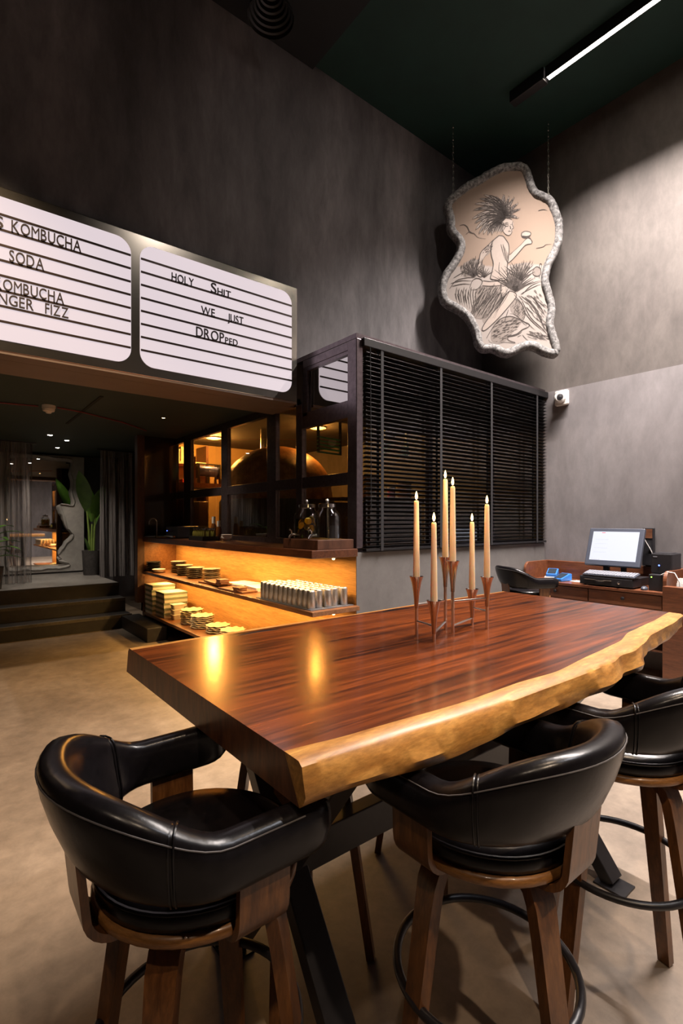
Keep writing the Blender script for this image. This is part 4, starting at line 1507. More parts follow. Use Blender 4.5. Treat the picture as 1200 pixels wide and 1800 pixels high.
# body
body = [(530, 815), (560, 820), (580, 845), (600, 880), (604, 930), (598, 990), (590, 1050), (590, 1130), (560, 1145), (510, 1140), (470, 1130), (480, 1080), (490, 1020), (476, 960), (472, 900), (485, 855)]
pale.fill(sm_poly(body))
ink.line(body + [body[0]], 4.5, taper=False)
arm_l = [(490, 845), (455, 880), (400, 935), (385, 1000), (370, 1060), (365, 1090), (395, 1115), (415, 1100), (392, 1070), (405, 1010), (440, 950), (478, 910)]
pale.fill(sm_poly(arm_l))
ink.line(arm_l, 4.5)
wash.fill(sm_poly([(470, 870), (420, 920), (400, 950), (430, 965), (472, 930)]))
arm_r = [(560, 880), (575, 960), (590, 1010), (610, 1010), (660, 960), (712, 900), (735, 885), (765, 880), (770, 860), (745, 840), (722, 850), (690, 885), (640, 930), (604, 960)]
pale.fill(sm_poly(arm_r))
ink.line(arm_r, 4.5)
ink.line([(545, 880), (560, 940), (578, 1000)], 4)
ink.line([(535, 1010), (530, 1070), (548, 1130)], 3)
# cup
pale.fill(sm_poly([(695, 800), (720, 788), (755, 795), (760, 815), (728, 830), (698, 825)]))
ink.line([(695, 800), (720, 788), (755, 795), (760, 815), (728, 830), (698, 825), (695, 800)], 4, taper=False)
ink.line([(698, 825), (728, 832), (760, 820)], 13)
for q in range(3):
    ink.line([(745 + q * 8, 832 + q * 6), (764 + q * 2, 842 + q * 14)], 4, smooth=False)
def hatch(poly, ang, gap, w, ln=26):
    xs_ = [q[0] for q in poly]
    ys_ = [q[1] for q in poly]
    def inside(x_, y_):
        c_ = False
        for (xa_, ya_), (xb2, yb2) in zip(poly, poly[1:] + poly[:1]):
            if (ya_ > y_) != (yb2 > y_) and x_ < (xb2 - xa_) * (y_ - ya_) / (yb2 - ya_) + xa_:
                c_ = not c_
        return c_
    ca_, sa_ = math.cos(R(ang)), math.sin(R(ang))
    y_ = min(ys_)
    while y_ < max(ys_):
        x_ = min(xs_)
        while x_ < max(xs_):
            jx, jy = x_ + rr.uniform(-gap, gap), y_ + rr.uniform(-gap, gap)
            if inside(jx, jy):
                l_ = ln * rr.uniform(0.5, 1.2)
                ink.line([(jx, jy), (jx + ca_ * l_ * 0.5 + 2, jy - sa_ * l_ * 0.5), (jx + ca_ * l_, jy - sa_ * l_)], w)
            x_ += gap
        y_ += gap


hatch([(360, 1200), (550, 1195), (545, 1290), (430, 1430), (320, 1390)], 62, 17, 2.6, 44)
hatch([(600, 1190), (620, 1060), (690, 1030), (765, 1040), (700, 1150), (650, 1240)], 70, 15, 3.0, 40)
hatch([(240, 1040), (330, 990), (400, 1005), (420, 1060), (350, 1120), (260, 1110)], 80, 15, 3.0, 34)
hatch([(470, 1560), (510, 1450), (600, 1420), (690, 1445), (640, 1520), (570, 1590), (500, 1600)], 25, 16, 2.2, 22)
hatch([(690, 1260), (840, 1190), (870, 1420), (880, 1540), (770, 1400)], -50, 24, 2.2, 40)
hatch([(730, 1500), (880, 1560), (880, 1600), (760, 1570)], -20, 16, 2.2, 40)
hatch([(180, 1200), (320, 1200), (330, 1290), (260, 1300)], -75, 22, 2.4, 40)
hatch([(620, 1330), (660, 1290), (720, 1385), (700, 1430), (640, 1400)], 60, 14, 2.4, 26)
hatch([(475, 930), (400, 950), (430, 900), (475, 870)], 45, 10, 2.6, 20)
# belt, skirt, legs
pale.fill([(415, 1145), (470, 1150), (540, 1150), (545, 1180), (470, 1185), (410, 1180)])
ink.line([(415, 1145), (470, 1152), (540, 1150)], 5)
ink.line([(410, 1180), (470, 1186), (545, 1180)], 5)
wash.fill(sm_poly([(530, 1135), (560, 1130), (590, 1145), (585, 1180), (550, 1185)]))
ink.line([(530, 1135), (560, 1130), (590, 1145), (585, 1180), (550, 1185), (530, 1135)], 4)
pale.fill(sm_poly([(545, 1190), (580, 1190), (582, 1240), (560, 1280), (546, 1240)]))
ink.line([(545, 1190), (546, 1240), (560, 1280), (582, 1240), (580, 1190)], 4)
for i in range(30):
    x_ = 350 + i * 7
    ink.line([(x_ + 60, 1195 + rr.uniform(0, 50)), (x_ + 20, 1280 + rr.uniform(-20, 30)), (x_ - 40 + rr.uniform(-15, 15), 1390 + rr.uniform(-40, 40))], 3)
leg_d = [(650, 1240), (600, 1230), (540, 1320), (470, 1400), (410, 1490), (430, 1510), (520, 1430), (600, 1340), (655, 1270)]
pale.fill(sm_poly(leg_d))
ink.line(leg_d + [leg_d[0]], 4.5, taper=False)
leg2 = [(640, 1280), (690, 1310), (720, 1390), (700, 1440), (650, 1400), (610, 1390)]
ink.line(leg2, 4)
wash.fill(sm_poly([(410, 1400), (450, 1390), (460, 1440), (420, 1460)]))
# rocks and ground lines
for pl_ in ([(170, 1200), (220, 1140), (300, 1120), (370, 1120)], [(320, 1190), (340, 1140), (380, 1125), (410, 1150), (380, 1200), (330, 1210), (320, 1190)],
            [(180, 1160), (260, 1140), (340, 1145)], [(190, 1180), (270, 1165), (330, 1170)], [(200, 1120), (250, 1090), (290, 1070)], [(700, 1250), (760, 1190), (830, 1160)],
            [(660, 1230), (740, 1180), (835, 1150)], [(690, 1260), (770, 1330), (830, 1440), (885, 1540)], [(700, 1300), (760, 1420), (850, 1510), (885, 1560)], [(760, 1260), (820, 1330), (870, 1420)],
            [(720, 1390), (780, 1460), (860, 1530)], [(720, 1270), (800, 1360), (860, 1500)], [(730, 1540), (790, 1560), (860, 1590)], [(740, 1560), (800, 1585)], [(600, 1360), (580, 1420), (570, 1450)], [(690, 1250), (720, 1230), (800, 1190), (840, 1180)]):
    ink.line(pl_, 3.8)
for i in range(9):
    x_ = 210 + i * 18
    ink.line([(x_ + 14, 1190 + 8 * (i % 3)), (x_ + 6, 1250), (x_ + 20, 1300 + 10 * i)], 3.2)
for i in range(22):
    x_, y_ = 640 + rr.uniform(0, 220), 1250 + rr.uniform(0, 300)
    ink.line([(x_, y_), (x_ + 22, y_ + 26), (x_ + 50, y_ + 50)], 2.6)
# spiky plants
for cx_, cy_, n_, sp, ln in ((345, 1115, 13, 62, 130), (650, 1230, 20, 58, 215), (425, 1120, 8, 55, 90), (690, 1150, 12, 55, 160)):
    for i in range(n_):
        a = R(90 + sp * (2 * i / (n_ - 1) - 1))
        l_ = ln * rr.uniform(0.65, 1.0)
        ink.line([(cx_, cy_), (cx_ + l_ * 0.5 * math.cos(a), cy_ - l_ * 0.55 * math.sin(a)), (cx_ + l_ * math.cos(a) * 1.1, cy_ - l_ * math.sin(a))], 5)
# small animal and clouds
ink.line([(775, 1080), (800, 1050), (830, 1065), (832, 1105), (805, 1120), (778, 1105), (775, 1080)], 4)
ink.line([(822, 1060), (828, 1030), (840, 1035), (836, 1065)], 4)
ink.line([(790, 1120), (788, 1140)], 5, smooth=False)
ink.line([(822, 1115), (824, 1138)], 5, smooth=False)
ink.line([(245, 735), (275, 728), (300, 745), (320, 785), (350, 795), (380, 825), (435, 836)], 4)
ink.line([(290, 800), (320, 780), (340, 800)], 3)
ink.line([(815, 640), (850, 632), (880, 640)], 4)
ink.line([(800, 915), (850, 905), (870, 890), (912, 888)], 3.5)
# crouching animal at the bottom
an = [(440, 1570), (480, 1500), (540, 1430), (610, 1410), (670, 1430), (720, 1455), (748, 1470), (745, 1490), (700, 1510), (660, 1540), (600, 1560), (600, 1585), (650, 1605), (570, 1600), (520, 1610), (470, 1600), (455, 1580)]
ink.line(an, 4.5)
for i in range(34):
    x_, y_ = rr.uniform(480, 680), rr.uniform(1440, 1570)
    ink.line([(x_, y_), (x_ + 16, y_ - 10), (x_ + 30, y_ - 14)], 2.4)
ink.line([(726, 1466), (736, 1468)], 6, smooth=False)
ink.line([(600, 1560), (650, 1550), (690, 1530), (700, 1505)], 4)
tag(wash.m.build('wash_drawing', 'ink_soft', art), kind='stuff')
tag(pale.m.build('figure_paint', 'figure_fill', art), kind='stuff')
tag(ink.m.build('ink_drawing', 'ink', art), kind='stuff')
# chains up to the ceiling
for u, w in (((200 - 543) * S5, (1000 - 485) * S5), ((893 - 543) * S5, (1000 - 528) * S5)):
    ztop = CEIL - 4.353
    m_ = MB()
    nl = int((ztop - w + 0.03) / 0.034)
    for i in range(nl):
        zc = w - 0.03 + 0.017 + i * (ztop - w + 0.03) / nl
        ln = []
        for q in range(12):
            a = 2 * PI * q / 12
            dx, dz = 0.008 * math.cos(a), 0.022 * math.sin(a)
            ln.append((u + (dx if i % 2 else 0), 0.02 + (0 if i % 2 else dx), zc + dz))
        m_.tube(ln, 0.0026, 5, True)
    m_.build('chain', 'nickel', art)

# ------------------------------------------------------------------ linear ceiling lamp
lp = empty('linear_lamp', (4.66, 0, CEIL), 0, 'long thin lit linear lamp under the dark green ceiling', 'lamp')
m = MB()
m.box(-0.032, -0.024, -0.55, 2.60, -0.11, -0.02)
m.box(0.024, 0.032, -0.55, 2.60, -0.11, -0.02)
m.box(-0.032, 0.032, -0.55, 2.60, -0.02, -0.001)
m.build('lamp_housing', 'black', lp)
bx(-0.022, 0.022, -0.54, 2.585, -0.110, -0.098).build('lamp_diffuser', 'led_white', lp)
bx(-0.05, 0.05, 2.61, 2.98, -0.12, -0.001).build('driver_box', 'black', lp, bevel=0.006)

# stepped pendant near the sign wall
t = empty('ceiling_fitting', (2.12, 3.56, CEIL - 0.05), 0, 'dark stepped cone shaped fitting on the black ceiling, top left', 'lamp')
prof = []
for i in range(7):
    r_ = 0.05 + 0.022 * i
    prof += [(r_, -0.05 - 0.035 * i), (r_ + 0.006, -0.05 - 0.035 * i - 0.03)]
MB().lathe([(0.0, -0.04), (0.045, -0.04)] + prof, 32, caps=False).build('stepped_shade', 'dark_steel', t, smooth=True, angle=30)
MB().lathe([(0, 0), (0.06, 0), (0.055, -0.02), (0.02, -0.045), (0, -0.045)], 24).build('canopy', 'black', t, smooth=True)

# ------------------------------------------------------------------ wall camera
t = empty('security_camera', (XR - 0.012, 2.90, 2.86), 0, 'white security camera on the right wall beside the blind', 'camera')
MB().prism(rrect(-0.075, 0.075, -0.085, 0.085, 0.02, 4), 'x', -0.045, 0.0).build('mount_plate', 'white', t, bevel=0.008)
MB().lathe([(0.055, 0.0), (0.062, 0.03), (0.055, 0.055), (0.04, 0.065), (0.036, 0.062), (0, 0.060)], 24).build('camera_dome', 'white', t, (-0.045, 0.01, -0.005), (0, R(-90), R(25)), smooth=True)
MB().lathe([(0, 0), (0.034, 0.0), (0.030, 0.008), (0, 0.014)], 20).build('lens', 'plastic_black', t, (-0.100, -0.018, -0.005), (0, R(-90), R(25)), smooth=True)

t = empty('ceiling_spotlight', (1.99, 5.67, 2.63), 0, 'tiny spotlight in the low ceiling above the counter caddy', 'spotlight', 'round ceiling spotlights')
MB().lathe([(0.035, 0), (0.035, -0.006), (0.024, -0.008), (0.022, -0.002), (0.022, 0)], 20, caps=False).build('spot_rim', 'black', t, smooth=True)
MB().lathe([(0, -0.003), (0.021, -0.003), (0.012, -0.008), (0, -0.009)], 16).build('spot_lens', 'led_warm', t, smooth=True)
spot_light('counter_spotlight_light', (1.99, 5.67, 2.60), (2.42, 5.4, 1.3), 60, (1.0, 0.80, 0.58), 70, 0.9, 0.02)

# ------------------------------------------------------------------ cashier desk and its things
DZ = 0.83
desk = empty('cashier_desk', (0, 0, 0), 0, 'reddish brown wooden cashier desk with raised rim against the right wall', 'desk')
bx(5.05, 5.53, 1.72, 3.06, DZ - 0.028, DZ).build('desk_top', 'desk', desk, bevel=0.003)
bx(5.505, 5.535, 1.60, 3.06, DZ, 1.02).build('back_panel', 'desk', desk, bevel=0.004)
for y0, y1, nm in ((3.06, 3.088, 'side_panel'), (1.69, 1.72, 'side_panel')):
    pr = [(5.05, 0.0), (5.53, 0.0), (5.53, 1.02), (5.13, 1.02)]
    for q in range(1, 6):
        a = R(90 + 90 * q / 6)
        pr.append((5.13 + 0.08 * math.cos(a), 0.94 + 0.08 * math.sin(a)))
    pr.append((5.05, 0.94))
    MB().prism(pr, 'y', y0, y1).build('side_panel', 'desk', desk, bevel=0.003)
for y0, y1 in ((1.73, 2.38), (2.39, 3.05)):
    d_ = bx(5.058, 5.08, y0, y1, DZ - 0.155, DZ - 0.034).build('drawer_front', 'desk', desk, bevel=0.003)
    MB().lathe([(0, 0), (0.008, 0), (0.008, 0.012), (0.017, 0.018), (0.015, 0.028), (0, 0.031)], 14).build('knob', 'black', d_, (5.058, (y0 + y1) / 2, DZ - 0.09), (0, R(-90), 0), smooth=True)
bx(5.09, 5.53, 1.72, 3.06, DZ - 0.17, DZ - 0.158).build('drawer_bottom', 'desk', desk)
bx(5.10, 5.52, 1.72, 3.06, 0.28, 0.30).build('lower_shelf', 'desk', desk)
# paper holder bay to the right of the desk
bx(4.94, 5.04, 1.30, 1.685, 0.0, 0.90).build('bay_front', 'desk', desk)
bx(4.94, 5.53, 1.26, 1.30, 0.0, 0.90).build('bay_side', 'desk', desk)
bx(5.04, 5.53, 1.30, 1.685, 0.60, 0.62).build('bay_floor', 'desk', desk)
pp = []
for i in range(7):
    o = bx(-0.002, 0.002, -0.07, 0.07, 0, 0.30 + 0.02 * (i % 3)).build('paper_sheet', 'paper', None, (5.10 + 0.02 * i, 1.57, 0.62), (0, R(4), R(3 * i - 8)))
    tag(o, 'white paper sheet standing in the bay beside the cashier desk', 'paper', 'papers in the desk bay')
o = tag(bx(-0.12, 0.12, -0.16, 0.16, 0, 0.12).build('paper_pile', 'paper', None, (5.25, 2.4, 0.30), (0, 0, R(6)), bevel=0.006), 'white paper pile on the low shelf inside the cashier desk', 'paper')

dr = empty('cash_drawer', (5.25, 2.22, DZ), 0, 'flat black cash drawer with a keyed lock on the desk', 'cash drawer')
bx(-0.19, 0.19, -0.25, 0.25, 0.012, 0.095).build('drawer_case', 'plastic_black', dr, bevel=0.005)
bx(-0.197, -0.19, -0.245, 0.245, 0.018, 0.088).build('drawer_front', 'plastic_black', dr, bevel=0.003)
MB().tube([(-0.199, 0.20, 0.066), (-0.199, 0.10, 0.064), (-0.201, 0.07, 0.056), (-0.201, 0.03, 0.056), (-0.199, 0.0, 0.064), (-0.199, -0.06, 0.064)], 0.0022, 6).build('grip_line', 'chrome', dr)
MB().lathe([(0, 0), (0.013, 0), (0.013, 0.006), (0.006, 0.008), (0.006, 0.016), (0, 0.017)], 16).build('lock', 'chrome', dr, (-0.197, -0.125, 0.05), (0, R(-90), 0), smooth=True)
for x in (-0.16, 0.16):
    for y in (-0.21, 0.21):
        MB().lathe([(0, 0), (0.014, 0), (0.014, 0.012), (0, 0.012)], 10, (x, y, 0)).build('foot', 'plastic_black', dr)
kb = empty('keyboard', (5.13, 2.20, DZ + 0.096), 0, 'dark grey computer keyboard lying on the cash drawer', 'keyboard')
bx(-0.075, 0.075, -0.24, 0.24, 0, 0.014).build('key_bed', 'plastic_grey', kb, bevel=0.003)
kb.rotation_euler = (0, R(-11), 0)
kb.location.z += 0.016
key = None
for r_ in range(5):
    for c_ in range(18):
        loc = (-0.055 + r_ * 0.027, -0.222 + c_ * 0.026, 0.0142)
        if key is None:
            key = bx(-0.011, 0.011, -0.011, 0.011, 0, 0.008).build('key', 'key', kb, loc)
        else:
            instance(key, kb, loc)
mo = empty('pos_monitor', (5.30, 2.24, DZ + 0.096), 0, 'cashier touchscreen monitor showing a pale bright screen', 'monitor')
bx(0.02, 0.17, -0.12, 0.12, 0, 0.018).build('base', 'plastic_black', mo, bevel=0.006)
bx(0.03, 0.06, -0.075, -0.03, 0.018, 0.16).build('support', 'plastic_black', mo, (0.0, -0.02, 0))
bx(0.03, 0.06, 0.045, 0.10, 0.018, 0.16).build('support', 'plastic_black', mo, (0.0, 0.02, 0))
hd = empty('screen_head', (0.03, 0.015, 0.28))
hd.parent = mo
hd.rotation_euler = (0, R(20), R(0))
bx(-0.005, 0.035, -0.265, 0.265, -0.20, 0.20).build('bezel', 'plastic_grey', hd, bevel=0.008)
bx(-0.0065, -0.004, -0.222, 0.222, -0.145, 0.162).build('screen', 'screen', hd)
m_ = MB()
m_.box(-0.0072, -0.0066, 0.10, 0.135, 0.146, 0.152)
m_.build('screen_title', 'screen_print', hd)
m_ = MB()
for i in range(4):
    m_.box(-0.0072, -0.0066, 0.06, 0.19, 0.075 - i * 0.045, 0.0765 - i * 0.045)
for i in range(6):
    m_.box(-0.0072, -0.0066, 0.12 + i * 0.014, 0.128 + i * 0.014, -0.140, -0.133)
m_.build('screen_lines', 'screen_grey', hd)
# card readers
for i, (x, y, w) in enumerate(((5.32, 2.90, 'blue card reader leaning on papers, the one nearer the desk end'), (5.21, 2.73, 'blue card reader lying flat beside the cash drawer'))):
    t = empty('card_reader', (x, y, DZ + (0.03 if i == 0 else 0.0)), R(20 - 30 * i), w, 'card reader', 'blue card readers')
    pr = [(-0.085, 0.0), (0.085, 0.0), (0.085, 0.075), (0.06, 0.08), (-0.085, 0.03)]
    MB().prism(pr, 'y', -0.055, 0.055).build('reader_body', 'blue', t, bevel=0.006)
    MB().add([(-0.075, -0.042, 0.0368), (0.045, -0.042, 0.0788), (0.045, 0.042, 0.0788), (-0.075, 0.042, 0.0368)], [(0, 1, 2, 3)]).build('reader_screen', 'screen_dark', t)
tag(bx(-0.09, 0.09, -0.07, 0.07, 0, 0.029).build('notepad', 'paper', None, (5.32, 2.90, DZ), (0, 0, R(20)), bevel=0.002), 'white notepad under the blue card reader', 'notepad')
tag(bx(-0.06, 0.06, -0.09, 0.09, 0, 0.006).build('receipt_slip', 'paper', None, (5.27, 2.56, DZ), (0, 0, R(-8))), 'white slip of paper on the desk beside the card readers', 'paper')
# mouse
t = empty('computer_mouse', (5.13, 1.90, DZ), R(10), 'black computer mouse on the desk beside the cash drawer', 'mouse')
rg = []
for z, k_ in ((0.0, 0.92), (0.012, 1.0), (0.024, 0.85), (0.033, 0.5), (0.036, 0.12)):
    rg.append([(0.052 * k_ * math.cos(2 * PI * q / 18), 0.03 * k_ * math.sin(2 * PI * q / 18), z) for q in range(18)])
MB().loft(rg).build('mouse_body', 'plastic_grey', t, smooth=True, angle=60)
MB().lathe([(0, -0.004), (0.008, -0.004), (0.008, 0.004), (0, 0.004)], 12).build('scroll_wheel', 'plastic_black', t, (-0.028, 0, 0.028), (R(90), 0, 0))
# receipt printers
t = empty('battery_unit', (5.30, 1.795, DZ), 0, 'black battery box with a green light under the receipt printer', 'battery box')
bx(-0.17, 0.17, -0.07, 0.07, 0, 0.15).build('case', 'plastic_black', t, bevel=0.006)
MB().lathe([(0, 0), (0.006, 0), (0.004, 0.004), (0, 0.005)], 8).build('indicator_light', 'led_green', t, (-0.171, 0.045, 0.125), (0, R(-90), 0))
t = empty('receipt_printer', (5.33, 1.80, DZ + 0.15), 0, 'black receipt printer with a blue light on top of the battery box', 'printer')
bx(-0.12, 0.12, -0.10, 0.075, 0.0, 0.19).build('printer_case', 'plastic_black', t, bevel=0.01)
bx(-0.10, 0.06, -0.08, 0.055, 0.19, 0.196).build('paper_lid', 'plastic_black', t, bevel=0.003)
bx(0.07, 0.085, -0.08, 0.055, 0.19, 0.1925).build('paper_slot', 'plastic_grey', t)
MB().lathe([(0, 0), (0.007, 0), (0.005, 0.004), (0, 0.005)], 8).build('indicator_light', 'led_blue', t, (-0.121, 0.005, 0.08), (0, R(-90), 0))
bx(-0.1215, -0.12, 0.02, 0.055, 0.155, 0.163).build('name_plate', 'key', t)
tag(MB().tube([(5.13, 1.76, DZ + 0.152), (5.10, 1.70, DZ + 0.185), (5.09, 1.64, DZ + 0.18), (5.09, 1.60, DZ + 0.10), (5.10, 1.585, 0.64)], 0.005, 8).build('white_cable', 'cable_white', smooth=True), 'white cable arching from the battery box over the desk side', 'cable')
tag(MB().tube([(5.44, 2.02, 1.30), (5.48, 1.98, 1.20), (5.50, 1.93, 1.08), (5.50, 1.90, 0.85)], 0.0045, 8).build('monitor_cable', 'cable_white', smooth=True), 'white cable hanging behind the monitor towards the printer', 'cable')
t = empty('wall_box', (5.545, 2.0, 0.9), 0, 'tall dark box on the wall behind the monitor', 'box')
bx(-0.06, -0.012, -0.05, 0.05, 0.13, 0.50).build('box_case', 'plastic_black', t, bevel=0.004)
bx(-0.064, -0.06, -0.04, 0.04, 0.40, 0.49).build('box_plate', 'wood_board', t)

# ------------------------------------------------------------------ raised area: mirror panel, curtains, plants, ceiling devices
mp = empty('stone_mirror', (0, 0, 0), 0, 'tall grey stone slab with a jagged mirror opening on the raised floor', 'mirror')
YM = 10.0
xa, xb_, za, zb = 0.75, 2.07, 0.58, 2.60
hole = [(1.86, 2.50), (1.83, 2.30), (1.86, 2.12), (1.84, 1.95), (1.87, 1.80), (1.845, 1.72), (1.70, 1.735), (1.645, 1.72), (1.68, 1.60), (1.72, 1.50), (1.76, 1.38), (1.82, 1.30), (1.86, 1.25), (1.84, 1.18), (1.76, 1.10), (1.73, 1.03), (1.68, 0.97), (1.65, 0.90), (1.69, 0.86), (1.645, 0.82), (1.74, 0.78), (1.82, 0.74), (1.80, 0.70), (1.66, 0.675), (1.50, 0.69), (1.36, 0.665), (1.20, 0.685), (1.05, 0.67), (0.95, 0.70), (0.92, 0.90), (0.95, 1.2), (0.90, 1.5), (0.94, 1.8), (0.90, 2.1), (0.94, 2.4), (0.97, 2.52), (1.3, 2.54), (1.6, 2.52)]
hd_ = dense(hole, 3)
cxh, czh = 1.40, 1.6
rings = []
rq = random.Random(5)
for k_, yy in ((0.985, 9.995), (1.0, 9.97), (1.02, 9.935), (1.05, 9.92), (1.075, 9.935), (1.09, 9.951)):
    ring = []
    for (x, z) in hd_:
        j = rq.uniform(-0.007, 0.007)
        vx, vz = x - cxh, z - czh
        ln = math.hypot(vx, vz)
        e = (k_ - 1) * 0.75
        ring.append((x + vx / ln * e + j, yy + rq.uniform(-0.006, 0.006), z + vz / ln * e + j))
    rings.append(ring)
MB().loft(rings, caps=False).build('carved_rim', 'carved', mp, smooth=True, angle=50)
# slab face with the opening
bm = bmesh.new()
outer = [bm.verts.new((x, 9.95, z)) for x, z in ((xa, za), (xb_, za), (xb_, zb), (xa, zb))]
innr = [bm.verts.new((p[0], 9.95, p[2])) for p in rings[-1]]
eds = [bm.edges.new((outer[i], outer[(i + 1) % 4])) for i in range(4)]
eds += [bm.edges.new((innr[i], innr[(i + 1) % len(innr)])) for i in range(len(innr))]
bmesh.ops.triangle_fill(bm, use_beauty=True, edges=eds)
dm = [f for f in bm.faces if all(v in innr for v in f.verts) and False]
me = bpy.data.meshes.new('slab_face')
bm.to_mesh(me)
bm.free()
me.materials.append(M['carved'])
so = bpy.data.objects.new('slab_face', me)
COL.objects.link(so)
so.parent = mp
m = MB()
m.box(xa, xb_, 10.0, 10.06, za, zb)
m.build('slab_back', 'carved', mp)
bx(xb_ - 0.02, xb_, 9.951, 10.0, za, zb).build('slab_side', 'carved', mp)
bx(xa, xb_, 9.951, 10.0, za, za + 0.02).build('slab_side', 'carved', mp)
bx(xa + 0.02, xb_ - 0.03, 9.96, 10.05, 0.55, za).build('slab_foot', 'black', mp)
MB().prism([(x * 1.0, z) for x, z in hd_], 'y', 9.99, 9.999).build('mirror_glass', 'mirror', mp)


def curtain(x0, x1, y, z0, z1, label, seed):
    r_ = random.Random(seed)
    m_ = MB()
    n_ = int((x1 - x0) / 0.012)
    vs, fs = [], []
    rows_ = 8
    for j in range(rows_ + 1):
        z = z0 + (z1 - z0) * j / rows_
        for i in range(n_ + 1):
            x = x0 + (x1 - x0) * i / n_
            w = 0.035 * math.sin(x * 42 + seed) + 0.02 * math.sin(x * 97 + seed * 2 + 0.3 * j)
            vs.append((x + 0.004 * math.sin(x * 60 + j * 0.5), y + w * (1.0 - 0.25 * j / rows_), z))
    for j in range(rows_):
        for i in range(n_):
            a = j * (n_ + 1) + i
            fs.append((a, a + 1, a + n_ + 2, a + n_ + 1))
    m_.add(vs, fs)
    t_ = empty('string_curtain', ((x0 + x1) / 2, y, z0), 0, label, 'curtain', 'sheer curtains of the raised area')
    o = m_.build('curtain_cloth', 'curtain', t_, (-(x0 + x1) / 2, -y, -z0), smooth=True, angle=180)
    bx(x0 - 0.05, x1 + 0.05, y - 0.012, y + 0.012, z1 - 0.001, z1 + 0.018).build('curtain_track', 'black', t_, (-(x0 + x1) / 2, -y, -z0))
    return t_


curtain(-0.60, 1.10, 8.62, 0.56, 2.60, 'sheer grey curtain at the left picture edge above the steps', 1)
curtain(2.06, 2.56, 8.75, 0.56, 2.60, 'sheer grey curtain gathered right of the potted plant', 4)


def leaf(m_, base, dirv, L_, W_, bend, seg=8, fold=0.25, mi=0):
    d = Vector(dirv).normalized()
    side = d.cross(Vector((0, 0, 1)))
    if side.length < 0.05:
        side = Vector((1, 0, 0))
    side.normalize()
    p = Vector(base)
    vs, fs = [], []
    st = L_ / seg
    for i in range(seg + 1):
        u = i / seg
        w = W_ * math.sin(PI * min(1, 0.06 + 0.94 * u)) ** 0.8 * 0.5
        up = side.cross(d)
        vs += [tuple(p - side * w + up * w * fold), tuple(p), tuple(p + side * w + up * w * fold)]
        p = p + d * st
        d = (d + Vector((0, 0, -bend / seg))).normalized()
    for i in range(seg):
        a = 3 * i
        fs += [(a, a + 1, a + 4, a + 3), (a + 1, a + 2, a + 5, a + 4)]
    m_.add(vs, fs, mi)


t = empty('potted_plant', (2.06, 9.35, 0.55), 0, 'tall upright broad leaved plant in a dark pot beside the mirror slab', 'plant')
MB().lathe([(0, 0), (0.12, 0), (0.125, 0.01), (0.145, 0.40), (0.15, 0.415), (0.135, 0.415), (0.13, 0.36), (0, 0.36)], 32).build('pot', 'pot', t, smooth=True, angle=40)
MB().lathe([(0, 0.362), (0.131, 0.365), (0, 0.366)], 20).build('soil', 'soil', t)
for dx, h_, lean in ((-0.02, 0.75, -0.05), (0.03, 0.62, 0.03), (0.0, 0.5, 0.01)):
    MB().tube([(dx, 0, 0.36), (dx + lean * 0.4, 0, 0.36 + h_ * 0.5), (dx + lean, 0, 0.36 + h_)], [0.024, 0.018, 0.012], 8).build('stem', 'stem', t, smooth=True)
for b_, d_, L_, W_, bd in (((-0.06, 0, 1.05), (-0.28, -0.5, 1), 0.80, 0.24, 0.15), ((0.05, 0, 0.95), (0.12, -0.6, 1), 0.66, 0.24, 0.1),
                           ((0.0, -0.02, 0.9), (-0.05, -0.2, 1), 0.55, 0.14, 0.2), ((0.03, 0.02, 0.75), (0.35, 0.1, 1), 0.55, 0.14, 0.4), ((-0.03, 0.0, 0.38), (-0.3, -0.2, 1), 0.28, 0.07, 0.3)):
    m = MB()
    leaf(m, b_, d_, L_, W_, bd)
    m.build('leaf', 'leaf', t, smooth=True, angle=180)

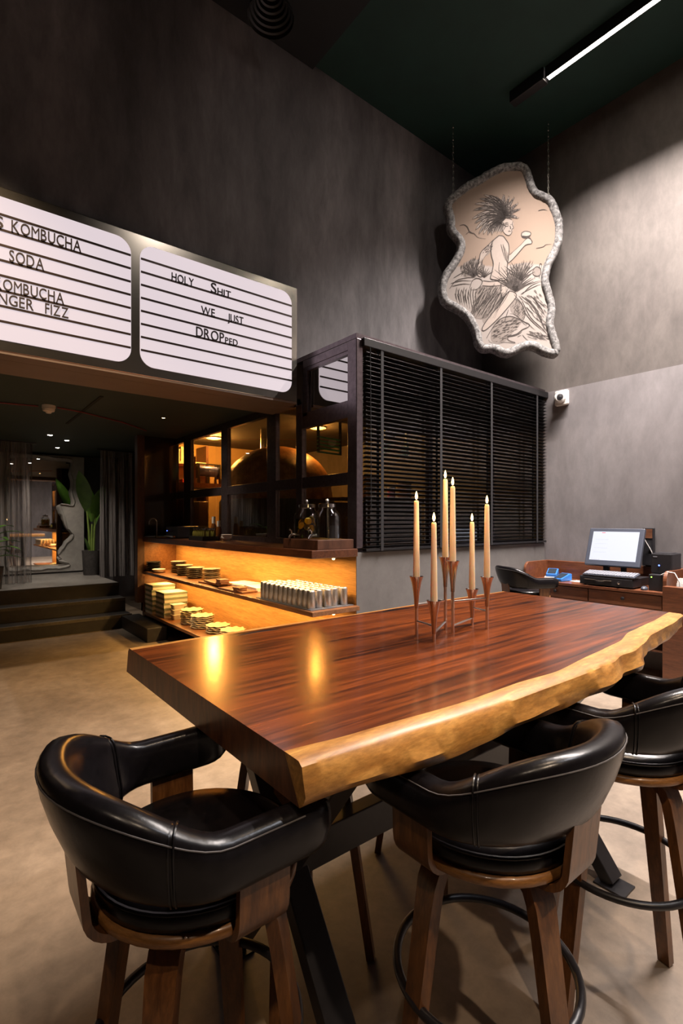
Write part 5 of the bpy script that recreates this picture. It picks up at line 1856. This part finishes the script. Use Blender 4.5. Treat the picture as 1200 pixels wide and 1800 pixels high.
t = empty('potted_plant', (0.58, 8.2, 0.55), 0, 'leafy green plant in front of the curtain at the left edge', 'plant')
MB().lathe([(0, 0), (0.11, 0), (0.14, 0.30), (0.125, 0.30), (0.12, 0.27), (0, 0.27)], 24).build('pot', 'pot', t, smooth=True)
MB().tube([(0, 0, 0.27), (0.01, 0, 0.45), (0.0, 0, 0.62)], 0.014, 8).build('stem', 'stem', t, smooth=True)
for i in range(18):
    a = i * 2.4
    m = MB()
    leaf(m, (0, 0, 0.40 + 0.022 * i), (math.cos(a), math.sin(a), 0.45 + 0.02 * i), 0.40, 0.10, 1.1)
    m.build('leaf', 'leaf', t, smooth=True, angle=180)

t = empty('smoke_detector', (0.883, 5.80, 2.63), 0, 'white round smoke detector on the low ceiling', 'detector')
MB().lathe([(0, 0), (0.062, 0), (0.062, -0.025), (0, -0.025)], 24).build('detector_base', 'white', t, smooth=True, angle=40)
MB().lathe([(0, -0.025), (0.05, -0.025), (0.05, -0.032), (0.058, -0.036), (0.052, -0.058), (0.03, -0.066), (0.022, -0.078), (0, -0.08)], 24).build('detector_head', 'white', t, smooth=True, angle=40)
tag(MB().tube([(-0.6, 5.9, 2.62), (0.2, 5.95, 2.618), (0.80, 5.85, 2.62)], 0.007, 8).build('red_cable', 'cable_red', smooth=True), 'thin red cable along the ceiling left of the smoke detector', 'cable')
tag(MB().tube([(0.96, 5.80, 2.62), (1.2, 5.86, 2.616), (1.7, 6.2, 2.62), (2.1, 6.6, 2.62)], 0.007, 8).build('red_cable', 'cable_red', smooth=True), 'thin red cable along the ceiling right of the smoke detector', 'cable')
for i, (x, y, w) in enumerate(((1.20, 7.77, 'brightest small round spotlight in the low ceiling above the steps'), (1.47, 8.15, 'small round spotlight in the low ceiling right of the brightest one'), (1.50, 9.05, 'small round spotlight in the low ceiling in front of the mirror'))):
    t = empty('ceiling_spotlight', (x, y, 2.63), 0, w, 'spotlight', 'round ceiling spotlights')
    MB().lathe([(0.05, 0), (0.05, -0.006), (0.036, -0.008), (0.034, -0.002), (0.034, 0)], 20, caps=False).build('spot_rim', 'black', t, smooth=True)
    MB().lathe([(0, -0.003), (0.033, -0.003), (0.02, -0.010), (0, -0.012)], 16).build('spot_lens', 'led_white', t, smooth=True)
    spot_light('ceiling_spotlight_light', (x, y, 2.60), (x + 0.1, y + 0.5, 0.55), 42, (1.0, 0.86, 0.70), 95, 0.8, 0.03)
